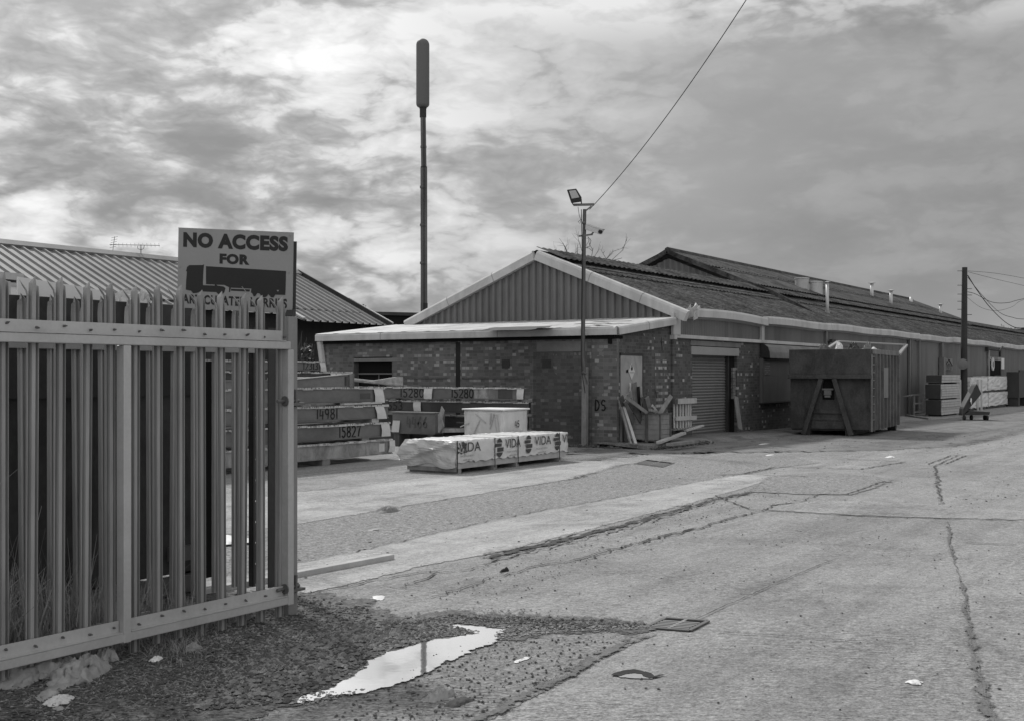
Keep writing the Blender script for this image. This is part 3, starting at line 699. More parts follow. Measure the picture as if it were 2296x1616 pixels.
# boarded window with hood
m = M(); m.bb(31.35, 36.2, YL - .10, YL - .002, .80, 2.07); wb = part('window_board', m, BOARD, wh, bevel=.01)
m = M()
for x0, x1, z0, z1 in ((31.35, 36.2, .80, .84), (31.35, 31.39, .84, 2.07)): m.bb(x0, x1, YL - .115, YL - .098, z0, z1)
part('board_frame', m, mat('board edge', .09, .2), wb)
m = M(); st = [(YL - .02, 2.47), (YL - .14, 2.46), (YL - .25, 2.38), (YL - .30, 2.24), (YL - .31, 2.07), (YL - .02, 2.09)]
m.prism([(31.40, a_, z_) for a_, z_ in st], (4.7, 0, 0)); part('hood', m, CANV, wh)
m = M(); m.prism([(31.385, a_ + .001, z_) for a_, z_ in st], (.013, 0, 0)); part('hood_cheek', m, DARKM, wh)
nt = thing('small_notice', 'small faded paper notice at the top corner of the boarded window', 'notice', (31.55, YL - .11, 1.75))
m = M(); m.bb(31.47, 31.92, YL - .112, YL - .103, 1.60, 1.97); part('sheet', m, BOARD, nt)
m = M()
for z0, z1, x1 in ((1.93, 1.95, 31.86), (1.84, 1.86, 31.9), (1.78, 1.80, 31.8), (1.72, 1.74, 31.9), (1.62, 1.64, 31.9)): m.bb(31.5, x1, YL - .116, YL - .1125, z0, z1)
m.bb(31.62, 31.76, YL - .116, YL - .1125, 1.66, 1.70); part('print', m, FLASH, nt)
# full height cladding further along
m = M(); m.corr((36.9, YL + .02, 0), XA, 75, ZA, lambda t: 0, lambda t: (3.06 if t > 7 else 2.6), (0, -1, 0), .20, .012, 'rib'); part('side_cladding', m, WALLC, wh)
for x0 in (36.93, 47.2):
    m = M(); m.bb(x0, x0 + .14, YL - .10, YL - .02, .0 if x0 > 40 else 2.5, 3.05); part('cover_strip', m, CLAD, wh)
for px_, w_ in ((2057, .10), (2040, .06)):
    m = M(); p = onY(px_, 800, YL); m.bb(p.x, p.x + w_, YL - .09, YL - .02, .2, 3.05); part('downpipe', m, CLAD, wh)
p = onY(2107, 760, YL); m = M(); m.tube([(p.x, YL - .1, 3.0), (p.x, YL - .1, 2.35)], .07, 8); m.bb(p.x - .2, p.x + .16, YL - .22, YL - .02, .2, 2.35); part('downpipe', m, CLAD, wh)
p0, p1 = onY(2216, 800, YL), onY(2240, 800, YL)
m = M(); m.bb(p0.x, p1.x, YL - .03, YL - .015, 0, 2.35); dw = part('doorway', m, VOID, wh)
m = M(); m.bb(p0.x - .1, p1.x + .1, YL - .10, YL - .02, 2.35, 2.52); m.bb(p0.x - .32, p0.x - .02, YL - .08, YL - .02, 0, 2.9); part('door_frame', m, FLASH, dw)
m = M(); m.bb(p1.x + .02, p1.x + .2, YL - .08, YL - .02, 0, 3.05); part('downpipe', m, DARKM, wh)
m = M(); a0 = onY(2211, 788, YL - .05); m.bb(a0.x, a0.x + .12, YL - .16, YL - .02, a0.z, a0.z + .2); m.tube([(a0.x, YL - .1, a0.z + .12), (a0.x + 1.0, YL - .5, a0.z + .05), (a0.x + 1.5, YL - .55, a0.z + .25)], .05, 6); part('bulkhead_lamp', m, DARKM, wh)
p = onY(1857, 768, YL - .1); m = M(); m.tube([(p.x, YL, p.z), (p.x, YL - .16, p.z)], .05, 8); m.box((p.x + .12, YL - .2, p.z + .05), .34, .1, .1); part('bulkhead_lamp', m, DARKM, wh)
# lean-to in front of the gable
YW = 20.93
def yF(px_, py_=850): return onX(px_, py_, XF).y
O0, O1 = yF(879), yF(793); ZT, ZB = 1.95, 1.15
m = M()
m.bb(XF, XF + .25, YL + .006, O0, 0, 2.40); m.bb(XF, XF + .25, O1, YW, 0, 2.40); m.bb(XF + .001, XF + .25, O0, O1, ZT + .1, 2.40); m.bb(XF + .001, XF + .25, O0, O1, 0, ZB)
part('front_wall', m, BRF, wh)
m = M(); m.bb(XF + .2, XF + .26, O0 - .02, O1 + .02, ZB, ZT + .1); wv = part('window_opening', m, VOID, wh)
m = M(); m.bb(XF - .012, XF + .2, yF(903), yF(794), ZT, ZT + .075); part('lintel', m, LINT, wv)
m = M(); yy = [O0 + .04, (O0 + O1) / 2 - .1, O1 - .04]
for a_ in yy: m.bb(XF + .12, XF + .15, a_ - .012, a_ + .012, ZB, ZB + .48)
m.bb(XF + .118, XF + .152, O0, O1, ZB + .46, ZB + .5); part('window_bars', m, BOLT, wv)
# recessed and filled openings: slightly set back or proud panels with their own brick
m = M(); m.bb(XF - .012, XF + .02, yF(1176), yF(1036), 1.50, 1.545); m.bb(XF - .012, XF + .02, yF(1003), yF(908), 1.50, 1.545); part('old_sill', m, WOODD, wh)
m = M(); a0, a1 = yF(1322), yF(1196); m.bb(XF - .006, XF + .02, a0, a1, 0, 2.12); part('blocked_door', m, BRD, wh)
m = M(); m.bb(XF - .010, XF + .02, yF(1316), yF(1204), 2.13, 2.36); part('door_head', m, LINT, wh)
m = M(); yq = yF(1318); 
while yq < yF(1202): m.bb(XF - .009, XF + .02, yq, yq + .066, 1.955, 2.115); yq += .076
part('soldier_course', m, BRD, wh)
for a_, b_, c_, d_ in ((1216, 1236, 806, 825), (1126, 1143, 806, 825)):
    m = M(); m.bb(XF - .012, XF + .01, yF(b_), yF(a_), onX(a_, d_, XF).z, onX(a_, c_, XF).z); part('vent_brick', m, DARKM, wh)
m = M(); m.bb(XF - .005, XF + .03, yF(1032), yF(1022), .6, 2.38); part('pilaster_shadow', m, GAP, wh)  # thin dark strip painted in for the pilaster's shadow line
m = M(); m.bb(XF - .055, XF + .03, yF(1386), yF(1330), 0, 2.39); part('corner_pier', m, BRF, wh)
m = M(); m.bb(XF - .10, XF + .3, YL - .05, YW, 2.40, 2.47); part('soffit', m, VOID, wh)  # near-black colour puts in the shadow gap below the fascia
m = M(); m.bb(XF - .09, XF - .02, YL + .03, YL + .12, 2.28, 2.40); part('downpipe_stub', m, VOID, wh)
trim('fascia', (XF - .12, YL - .13, 2.475), (XF - .12, YW + .15, 2.475), (-1, 0, 0), .19, .10, (.35, .75))
trim('verge_trim', (XF - .10, YL - .08, 2.475), (25.60, YL - .08, 2.81), (0, -1, 0), .19, .09, (.0, .5))
m = M(); LR = Vector((XG + .1 - XF + .2, 0, .37)); Ln = LR.length; LR.normalize()
m.corr((XF - .2, YL - .06, 2.655), YA, YW + .22 - YL, LR, lambda t: 0, lambda t: Ln, Vector((-.12, 0, 1)), .75, .008, 'rib'); part('lean_to_roof', m, LEANR, wh)
m = M(); rr = random.Random(9)
for px_, py_, sx, sy in ((1150, 738, .9, 1.6), (1330, 727, .2, .9), (1372, 722, .16, 1.0), (1218, 736, .1, .3), (1075, 742, .2, .5)):
    r0 = ray(px_, py_); t = (2.69 - .13 * (XF - .2) - EYE) / (r0.z - .13 * r0.x); c = E0 + r0 * t
    m.poly(wob([c + Vector((a_, b_, .13 * a_ + .012)) for a_, b_ in ((-sx / 2, -sy / 2), (sx / 2, -sy / 2), (sx / 2, sy / 2), (-sx / 2, sy / 2))], 6, .08, True, int(px_)))
part('roof_debris', m, WOODD, wh)
p = onX(720, 780, XF - .05); m = M(); m.tube([(XF - .1, YW + .08, 2.47), (XF - .02, YW + .02, 1.7), (XF - .02, YW - .0, .2)], .09, 8); part('downpipe', m, WHITE, wh)
# side door with hazard diamond
d0, d1 = onY(1390, 850, YL).x, onY(1438, 850, YL).x
m = M(); m.bb(d0, d1, YL - .025, YL + .02, .11, 2.03); sd_ = part('side_door', m, DOORM, wh, bevel=.004)
m = M(); m.bb(d1, d1 + .05, YL - .03, YL + .02, .11, 2.09); m.bb(d0 - .02, d1, YL - .03, YL + .02, 2.032, 2.09); part('door_frame', m, DARKM, sd_)
c = onY(1416, 832, YL - .03); ds = thing('hazard_sign', 'white diamond hazard sign with flame on pale side door', 'sign', c)
m = M(); s_ = .155; m.prism([c + Vector((0, 0, s_ * 1.25)), c + Vector((-s_, 0, 0)), c + Vector((0, 0, -s_ * 1.25)), c + Vector((s_, 0, 0))], (0, -.006, 0)); part('plate', m, PAPER, ds)
m = M(); m.poly([c + Vector((a_ * .075, -.009, b_ * .075 + .07)) for a_, b_ in ((0, 1.4), (.35, .7), (.3, .3), (.55, .5), (.6, -.2), (.3, -.6), (-.3, -.6), (-.6, -.1), (-.45, .35), (-.2, .1), (-.25, .7))]); m.bb(c.x - .11, c.x + .11, c.y - .009, c.y - .007, c.z - .03, c.z - .022); part('flame_symbol', m, BLACK, ds)
m = M(); q = onY(1406, 832, YL - .03); m.box((q.x, q.y - .002, q.z), .09, .006, .06); m.box((q.x + .03, q.y - .002, q.z + .02), .05, .006, .05); part('lock', m, BLACK, sd_)
q = onY(1412, 868, YL - .03); m = M(); m.poly(wob([q + Vector((a_, -.004, b_)) for a_, b_ in ((-.04, -.1), (.03, -.08), (.05, .1), (-.03, .11))], 4, .01, True, 2)); m.poly([q + Vector((a_, -.005, b_)) for a_, b_ in ((.1, -.06), (.13, -.06), (.13, .07), (.1, .06))]); part('torn_paper', m, PAPER, sd_)
gf = strokes('graffiti', 'DS', NUMB, onX(1334, 919, XF - .06), -YA, ZA, .12, .23, wh, .035, .3)
# wall plants and cable stubs
m = M()
for px_, py_, L_ in ((1484, 757, .3), (1640 * .897, 872, .2)):
    q = onY(px_, py_, YL - .01); m.tube([q, q + Vector((.02, -.02, -L_))], .014, 5); m.tube([q + Vector((-.06, -.02, -L_ * .3)), q + Vector((.07, -.02, -L_ * .3))], .02, 5)
part('pipe_stub', m, BOLT, wh)
# roof furniture
def upperpt(x, y): r = ray(x, y); t = (ZR2 - K2 * RID2 - EYE) / (r.z - K2 * r.y); return E0 + r * t
def flue(px_, ytop, ybase, rpx, label, cowl=True, up=True, base=False):
    bpt = (upperpt if up else roofpt)(px_, ybase); dd = CT * bpt.x + ST * bpt.y; top = atD(px_, ytop, dd); r_ = rpx / FPX * dd
    root = thing('roof_flue', label, 'flue', bpt, 'flues on the warehouse roof')
    z1 = top.z; m = M(); m.tube([(bpt.x, bpt.y, bpt.z - .3), (bpt.x, bpt.y, z1 - r_)], r_, 12); part('pipe', m, BRIGHT, root, smooth=True)
    if cowl:
        m = M(); m.lathe([(r_ * .9, z1 - r_ * 1.2), (r_ * .9, z1 - r_ * .62), (r_ * 2.0, z1 - r_ * .6), (r_ * 2.05, z1 - r_ * .45), (r_ * .4, z1)], (bpt.x, bpt.y, 0), 14); part('cowl', m, BRIGHT, root)
    if base:
        m = M(); m.lathe([(r_ * 2.0, bpt.z - .1), (r_ * 1.5, bpt.z + .03), (r_ * 1.05, bpt.z + .12)], (bpt.x, bpt.y, 0), 12); part('flashing_collar', m, FLASH, root)
flue(1855, 631, 703, 3.6, 'tall thin steel flue low on the dark roof behind the skip', up=False, base=True)
flue(1955, 633, 667, 3.8, 'bright capped flue just past the two round roof vents')
flue(1998, 650, 682, 3.6, 'bright flue with a stubby cap, third along the far ridge')
flue(2043, 663, 680, 3.6, 'plain uncapped flue where the far ridge ends', False)
flue(2109, 681, 703, 3.2, 'small capped flue nearest the utility pole')
for px_, y0, y1, lb in ((1798, 624, 646, 'round drum vent on the far ridge, one nearer to the gable'), (1829, 632, 656, 'round drum vent on the far ridge, one nearer to the capped flues')):
    bpt = upperpt(px_, y1); dd = CT * bpt.x + ST * bpt.y; top = atD(px_, y0, dd); r_ = 15.5 / FPX * dd
    root = thing('roof_vent', lb, 'roof vent', bpt, 'drum vents on the warehouse roof')
    m = M(); m.lathe([(r_ * .98, bpt.z - .5), (r_ * .98, top.z - .05), (r_ * 1.06, top.z - .04), (r_ * 1.06, top.z), (r_ * .9, top.z + .01)], (bpt.x, bpt.y, 0), 22); part('drum', m, GALV, root, smooth=False)
    m = M(); m.lathe([(r_ * 1.12, bpt.z - .5), (r_ * 1.12, bpt.z - .1), (r_ * 1.0, bpt.z - .08)], (bpt.x, bpt.y, 0), 22); part('curb', m, WHITE, root)
q = roofpt(1953, 668); 
m = M(); c = onY(1956 - 2, 670, 18.6)
q = onY(1945, 671, 18.2); m = M(); m.box(q, .9, .3, .18); m.box(q + Vector((.3, 0, .12)), .2, .3, .14)
solo('roof_box', 'small pale box among the flues on the far roof slope', 'roof box', m, WHITE)
# ---------------------------------------------------------------- palisade gate in the foreground
YG = 5.48
def pale_mesh(h, seed=0, bent=True):
    """one W-section pale: pressed ribs up its length, top cut into three splayed points"""
    w_, hw = .062, .031; m = M()
    prof = [(-hw, -.010), (-hw * .82, .012), (-hw * .50, .012), (-hw * .30, -.014), (hw * .30, -.014), (hw * .50, .012), (hw * .82, .012), (hw, -.010)]
    zt = h - .105; lv = [0, zt * .5, zt]; b_ = 0; n = len(prof)
    for z_ in lv:
        for a_, d_ in prof: m.v.append(Vector((a_, d_, z_)))
    for i in range(len(lv) - 1):
        for j in range(n - 1): m.f.append((i * n + j, i * n + j + 1, (i + 1) * n + j + 1, (i + 1) * n + j))
    # centre point
    r0 = [Vector((a_, d_, zt)) for a_, d_ in prof[2:6]]; r1 = [Vector((a_ * .95, d_ - .002, h - .035)) for a_, d_ in prof[2:6]]
    tip = Vector((.006, -.012, h)); bb_ = len(m.v); m.v += r0 + r1 + [tip]
    for j in range(3): m.f.append((bb_ + j, bb_ + j + 1, bb_ + 5 + j, bb_ + 4 + j)); m.f.append((bb_ + 4 + j, bb_ + 5 + j, bb_ + 8))
    # outer points curl away from the face to either side
    for sg in (-1, 1):
        pr = [prof[0], prof[1], prof[2]] if sg < 0 else [prof[5], prof[6], prof[7]]
        q0 = [Vector((a_, d_, zt)) for a_, d_ in pr]; bb_ = len(m.v); sp = (.004, .013, .02) if sg < 0 else (.001, .004, .006); dp = (.006, .020, .03) if sg < 0 else (.004, .012, .02)
        m.v += q0
        for k_, zz_ in enumerate((.03, .055)):
            for a_, d_ in pr: m.v.append(Vector((a_ + sg * sp[k_], d_ + dp[k_], zt + zz_)))
        m.v.append(Vector((pr[1][0] + sg * sp[2], pr[1][1] + dp[2] + .006, zt + (.085 if sg < 0 else .072))))
        for k_ in range(2):
            for j in range(2): m.f.append((bb_ + k_ * 3 + j, bb_ + k_ * 3 + j + 1, bb_ + k_ * 3 + 4 + j, bb_ + k_ * 3 + 3 + j))
        for j in range(2): m.f.append((bb_ + 6 + j, bb_ + 7 + j, bb_ + 9))
    return m
def add_pales(root, xs, y, z0, h, flip, bolts, seed, twist=.05):
    rr = random.Random(seed); first = None; pm = pale_mesh(h)
    for i, x_ in enumerate(xs):
        if first is None:
            pm.v = [v + WL[root] for v in pm.v]
            first = part('pale', pm, PALEM, root); so_ = first.modifiers.new('sheet', 'SOLIDIFY'); so_.thickness = .003; so_.offset = 0; o_ = first
        else:
            o_ = first.copy(); COL.objects.link(o_); o_.parent = root
        o_.location = Vector((x_, y, z0 + rr.uniform(-.012, .012))) - WL[root]
        o_.rotation_euler = (rr.uniform(-.006, .006), rr.uniform(-.006, .006), (math.pi if flip else 0) + rr.uniform(-twist, twist))
        WL[o_] = WL[root] + o_.location
        if i == 0: bfirst = None
        for zb in bolts:
            if bfirst is None:
                bm = M(); bm.tube([(0, .0, 0), (0, -.020, 0)], .007, 6); bm.tube([(0, -.020, 0), (0, -.030, .0)], .004, 6); bm.v = [v + WL[o_] for v in bm.v]
                bo = part('bolt', bm, BOLT, o_); bfirst = bo
            else:
                bo = bfirst.copy(); COL.objects.link(bo); bo.parent = o_
            bo.location = Vector((0, (-.028 if not flip else .0), zb - z0)); bo.rotation_euler = (rr.uniform(-.3, .3), 0, rr.uniform(-.3, .3))
gate = thing('palisade_gate', 'galvanised palisade gate with bolted rails, standing over dirt and litter', 'gate', (4.2, YG - .06, 0))
XR, XM, XL_ = 5.525, 4.235, 2.95
yf = YG - .075
m = M(); s_ = .05
m.bb(XL_, XR + .0, yf - s_ / 2, yf + s_ / 2, 1.765, 1.815); part('top_bar', m, GALV, gate, bevel=.005)
m = M(); m.bb(XL_, XR - .026, yf - s_ / 2, yf + s_ / 2, .105, .155); part('bottom_bar', m, GALV, gate, bevel=.005)
for x_ in (XR, XM, XL_):
    m = M(); m.bb(x_ - .026, x_ + .026, yf - .027, yf + .040, .10 if x_ != XR else .098, 1.763); part('stile', m, GALV, gate, bevel=.005)
for z0, z1 in ((1.82, 1.885), (.16, .225)):
    for a_, b_ in ((XM + .03, XR - .03), (XL_ + .03, XM - .03)) if z0 < 1 else ((XL_, XR - .045),):
        m = M(); m.bb(a_, b_, yf + .012, yf + .017, z0, z1); m.bb(a_, b_, yf - .028, yf + .012, z0 - .003, z0 + .002); part('rail', m, GALV, gate)
xs = [5.487 - .1645 * i for i in range(16)]
add_pales(gate, xs, YG - .028, .03, 2.09, False, (1.853, .195), 1)
for z_ in (1.43, .205):
    m = M(); m.tube([(XR - .10, yf + .0, z_), (XR + .12, yf + .02, z_)], .011, 8); m.tube([(XR - .035, yf, z_), (XR - .028, yf, z_)], .034, 12)
    m.bb(XR + .03, XR + .14, yf - .02, yf + .05, z_ - .03, z_ - .012); m.tube([(XR + .08, yf + .01, z_ - .04), (XR + .08, yf + .01, z_ + .075)], .012, 8)
    part('hinge', m, BOLT, gate)
# hinge post
pc = Vector((5.63, 5.505, 0)); m = M(); m.bb(pc.x - .044, pc.x + .042, pc.y - .042, pc.y + .044, -.05, 1.985); gp = solo('gate_post', 'square grey steel post the palisade gate hinges on', 'post', m, POSTM, bevel=.004)
m = M()
for z_ in (1.42, .195): m.bb(pc.x - .05, pc.x + .045, pc.y - .05, pc.y - .034, z_ - .03, z_ + .02)
part('hinge_plate', m, BOLT, gp)
# second palisade leaf behind
YR = 6.36
rf = thing('palisade_fence', 'second palisade leaf seen between the gate pales, in front of the dark waste container', 'fence', (4.2, YR, 0))
m = M(); m.bb(2.3, 6.12, YR - .032, YR - .026, 1.76, 1.83); m.bb(2.3, 6.12, YR - .026, YR + .015, 1.76, 1.766); part('rail', m, POSTM, rf)
add_pales(rf, [5.962 - .190 * i for i in range(19)], YR - .0, .04, 2.06, True, (1.79,), 2)
for px_, w_, nm in ((570, .055, 1), (603, .09, 0)):
    p = onY(px_, 1000, YR); m = M()
    if nm:
        for i in range(12): m.bb(p.x - w_ / 2, p.x + w_ / 2, YR - .02, YR - .014, .05 + i * .155, .05 + i * .155 + .143); 
        m.bb(p.x - w_ / 2, p.x - .008, YR - .0201, YR - .0141, .03, 1.95); m.bb(p.x + .008, p.x + w_ / 2, YR - .0202, YR - .0142, .03, 1.95); m.bb(p.x - w_ / 2, p.x - w_ / 2 + .005, YR - .02, YR + .03, .03, 1.95)
        part('drilled_post', m, DARKM, rf)
    else:
        m.bb(p.x - w_ / 2, p.x + w_ / 2, YR - .04, YR - .032, -.02, 1.95); m.bb(p.x + w_ / 2 - .006, p.x + w_ / 2, YR - .032, YR + .05, -.02, 1.95); part('channel_post', m, DARKM, rf)
# ---------------------------------------------------------------- NO ACCESS sign above the gate post
A = atD(400, 512, 7.86); B = atD(658, 523, 7.78); Cc = atD(655, 704, 7.78); D_ = atD(397, 690, 7.86)
sg = thing('access_sign', 'large board with NO ACCESS FOR and a black lorry, above the palisade gate', 'sign', (A + B + Cc + D_) / 4)
U, V = (B - A), (D_ - A); un, vn = U.normalized(), V.normalized(); nn = un.cross(-vn).normalized()
m = M(); m.prism([A, B, Cc, D_], -nn * .012); part('board', m, SIGNB, sg, bevel=.002)
m = M(); m.prism([A - un * .002 + nn * -.0005, A + vn * -.004 + nn * .0008, B + vn * -.004 + nn * .0008, B + un * .002 - nn * .0005], -nn * .012); part('edge_strip', m, GALV, sg)
def sp(a_, b_): return A + U * a_ + V * b_
def stext(t, a0, a1, b0, b1, mt_, bold, nm='lettering'): # a across, b down (fractions)
    o_ = sp(a0, b1); u_ = (sp(a1, b1) - sp(a0, b1)); v_ = (sp(a0, b0) - sp(a0, b1))
    return lettering(nm, t, mt_, o_, u_.normalized(), v_.normalized(), u_.length, v_.length, sg, bold, .0015, spacing=1.10)
stext('NO ACCESS', .045, .955, .045, .235, BLACK, .06)
stext('FOR', .365, .625, .295, .425, BLACK, .06)
stext('ARTICULATED LORRIES', .045, .955, .825, .945, BLACK, .035)
def spz(x_, y_):   # points read off the enlarged board (565..1980 by 50..1115)
    xl = 565 - (y_ - 50) * .02; f = (x_ - xl) / 1412; yt = 48 + f * 62; return sp(f, (y_ - yt) / 985)
LT = M()
cab = [(660, 580), (672, 530), (700, 508), (868, 506), (880, 495), (872, 600), (866, 755), (1010, 760), (1020, 735), (1045, 760), (1120, 770), (1145, 790), (1130, 840), (1100, 872), (1060, 868), (1030, 840), (840, 832), (790, 852), (745, 856), (720, 825), (655, 812), (660, 700), (670, 590)]
trl = [(905, 520), (1885, 578), (1880, 760), (1875, 872), (1755, 868), (1730, 905), (1700, 900), (1668, 862), (1650, 890), (1620, 902), (1590, 895), (1560, 855), (1535, 850), (1510, 885), (1490, 892), (1470, 850), (1455, 845), (1462, 795), (1340, 790), (1210, 785), (1200, 838), (1186, 838), (1190, 780), (1130, 752), (905, 742)]
for lst in (cab, trl): LT.poly([spz(a_, b_) + nn * .0018 for a_, b_ in lst])
part('lorry_symbol', LT, BLACK, sg)
m = M(); m.poly([spz(a_, b_) + nn * .0017 for a_, b_ in ((1212, 798), (1445, 806), (1440, 832), (1212, 822))]); part('lorry_symbol', m, BLACK, sg)
m = M(); m.beam(spz(1345, 770) + nn * .0025, spz(1420, 860) + nn * .0025, .004, .001, nn); m.poly([spz(a_, b_) + nn * .003 for a_, b_ in ((1770, 812), (1800, 812), (1786, 832))]); part('scratch', m, SIGNB, sg)
m = M()
for a_, b_ in ((.03, .96), (.97, .96), (.97, .035), (.965, .5), (.02, .49)): m.tube([sp(a_, b_), sp(a_, b_) + nn * .003], .006, 8)
part('screw', m, POSTM, sg)
m = M(); m.beam(sp(.985, .1) - nn * .04, sp(.985, 1.0) - nn * .04, .04, .04); m.beam(sp(.985, .97) - nn * .035, Vector((pc.x, pc.y, 1.97)), .05, .05); m.beam(sp(.05, .30) - nn * .026, sp(.99, .30) - nn * .026, .03, .02); part('bracket', m, DARKM, sg)

# ---------------------------------------------------------------- dark waste container behind the fence
YC = 6.62
wc = thing('waste_container', 'dark open-topped steel container behind the palisade gate, heaped with white sheets', 'container', (4, YC, 0))
m = M(); m.bb(1.2, 5.93, YC + .05, YC + 1.7, .16, 1.78); part('body', m, WASTE, wc, bevel=.01)
m = M(); m.bb(1.15, 5.86, YC - .03, YC + .05, 1.88, 2.10); m.bb(1.15, 5.9, YC + 1.68, YC + 1.74, 1.80, 2.10); part('top_rim', m, WASTE, wc, bevel=.008)
m = M(); m.bb(1.2, 5.9, YC + .02, YC + .06, 1.45, 1.75); part('side_panel', m, DARKM, wc)
m = M(); m.bb(1.15, 5.85, YC - .01, YC + .05, .03, .15); m.bb(1.15, 5.85, YC + 1.6, YC + 1.7, .0, .15); part('base_rail', m, CLADD, wc)
m = M(); m.bb(5.88, 5.98, YC - .01, YC + 1.7, .1, 1.70); part('end_strip', m, VOID, wc)  # near-black upright strip at the container's right end
wn_ = thing('notice_board', 'white notice with large and small black words on the dark waste container', 'notice', onY(366, 853, YC))
p0, p1 = onY(310, 885, YC + .045), onY(423, 822, YC + .045)
m = M(); m.bb(p0.x, p1.x, YC + .028, YC + .046, p0.z, p1.z); part('panel', m, SIGNB, wn_)
hz = p1.z - p0.z; wx = p1.x - p0.x
lettering('lettering', 'EXTREME', BLACK, (p0.x + wx * .06, YC + .026, p0.z + hz * .63), XA, ZA, wx * .92, hz * .25, wn_, .03)
m = M(); m.bb(p0.x, p1.x, YC + .024, YC + .0279, p0.z + hz * .46, p0.z + hz * .53); part('rule', m, BLACK, wn_)
lettering('lettering', 'CONTACT MATT', BLACK, (p0.x + wx * .04, YC + .026, p0.z + hz * .18), XA, ZA, wx * .97, hz * .11, wn_, .0)
p0, p1 = onY(400, 1258, YC), onY(425, 1222, YC); m = M(); m.bb(p0.x - .06, p1.x + .04, YC - .012, YC + .052, p0.z, p1.z); part('stencil_plate', m, CLADD, wc)
# white panels and film heaped on it
for (xa, ya, xb, yb, xc, yc, xd, yd), lb in (((41, 621, 148, 638, 146, 668, 36, 660), 'widest white sheet leaning up out of the dark container'),
                                  ((148, 638, 206, 647, 205, 671, 146, 668), 'middle white sheet standing out of the dark container'),
                                  ((207, 648, 234, 653, 233, 673, 205, 671), 'narrow white sheet standing out of the container beside the film heap')):
    m = M(); pts = [onY(*q, YC + .12 + .0 * i) for i, q in enumerate(((xa, ya), (xb, yb), (xc, yc), (xd, yd)))]
    pts[2].z -= .3; pts[3].z -= .3; m.prism(pts, (0, .014, 0)); solo('white_sheet', lb, 'sheet', m, WPANEL, 'white sheets in the dark container')
from mathutils import noise as mnoise
def crumple(c, sx, sy, sz, seed, n=9, mat_=FILM):
    """thin sheeting dropped in a heap: soft folds, ragged outline"""
    m = M(); k_ = max(6, n * 2); c = Vector(c); o = Vector((seed * 3.7, seed * 1.3, seed * .7)); big = max(sx, sy)
    for i in range(k_ + 1):
        for j in range(k_ + 1):
            a_, b_ = i / k_ * 2 - 1, j / k_ * 2 - 1
            q = Vector((a_ * 1.9, b_ * 1.9 * sy / sx, 0)); rg = 1 + .38 * mnoise.noise(q * .9 + o)
            f1 = 1 - abs(mnoise.noise(q * 1.3 + o)) * 1.7; f2 = 1 - abs(mnoise.noise(q * 3.1 + o * 2)) * 1.6
            e = max(0, 1 - (abs(a_)) ** 3.0) * max(0, 1 - (abs(b_)) ** 3.0)
            sh = 1 - .22 * (a_ * a_ * b_ * b_)
            m.v.append(c + Vector((a_ * sx / 2 * rg * sh + mnoise.noise(q * 4 + o) * .06 * big, b_ * sy / 2 * rg * sh + mnoise.noise(q * 4 - o) * .06 * big, max(0, e * sz * (.15 + .62 * f1 + .33 * f2)) + .004)))
    for i in range(k_):
        for j in range(k_): q = i * (k_ + 1) + j; m.f.append((q, q + k_ + 1, q + k_ + 2, q + 1))
    return m
q = onY(293, 668, YC + .35); solo('film_bundle', 'crumpled clear plastic film bulging over the dark container rim', 'plastic film', crumple((q.x, q.y, 2.02), .42, .4, .20, 3), FILM)
q = onY(345, 674, YC + .4); solo('film_bundle', 'smaller twist of clear film on the container rim nearest the sign', 'plastic film', crumple((q.x, q.y, 2.02), .34, .3, .09, 5), FILM)

# ---------------------------------------------------------------- shed at the left
sd = thing('shed', 'grey shed with ribbed metal roof, aerial on the ridge, behind the sign', 'shed', (31, 25.6, 0))
XS = 31.0
e1 = onX(874, 732, XS); r1 = onX(664.5, 612, XS)
dn = (e1 - r1)            # down the slope at the far verge
hx = Vector((-1, .012, 0)) # ridge runs back to the left, a touch off square
L = 25.0; Ls = dn.length; dnu = dn.normalized(); nr = dnu.cross(hx).normalized(); nr = nr if nr.z > 0 else -nr
m = M(); m.corr(r1, hx, L, dnu, lambda t: .05, lambda t: (Ls * (.985 if t < 4.2 else .885)), nr, .34, .055, 'rib'); part('roof', m, SHEDR, sd)
m = M(); m.prism([r1 + nr * .08 + dnu * .28, r1 + nr * .12, r1 + nr * .02 - ZA * .05, r1 + dnu * .28 + nr * .01], hx * L); part('ridge_cap', m, SHEDR, sd)
m = M(); m.beam(r1 + nr * .05 - hx * .04, e1 + nr * .05 - hx * .04, .05, .16, nr); part('verge', m, DARKM, sd)
q = r1 + dnu * (Ls * .55); m = M(); m.beam(q + nr * .12 - hx * .1, e1 + nr * .12 - hx * .1, .09, .05, nr); part('verge_flashing', m, WHITE, sd)
q0 = r1 + hx * 4.2 + dnu * Ls * .875; m = M(); m.beam(q0 + nr * .10, r1 + hx * 4.15 + dnu * Ls * .99 + nr * .10, .16, .05, nr); part('verge_flashing', m, WHITE, sd)
m = M(); fr = r1 + dnu * Ls * .86
m.bb(r1.x - L, XS - .3, fr.y + .4, fr.y + .5, 0, fr.z + .2); part('wall', m, DARKM, sd)
m = M(); m.poly([(XS - .2, e1.y + .3, 0), (XS - .2, e1.y + .3, e1.z), tuple(r1 - ZA * .1 + Vector((-.2, 0, 0))), (XS - .2, r1.y + 5, e1.z), (XS - .2, r1.y + 5, 0)]); part('gable_wall', m, DARKM, sd)
bk = r1 + Vector((0, (r1.y - e1.y), -(r1.z - e1.z))); m = M(); m.poly([r1, r1 + hx * L, bk + hx * L, bk]); part('rear_roof', m, SHEDR, sd)
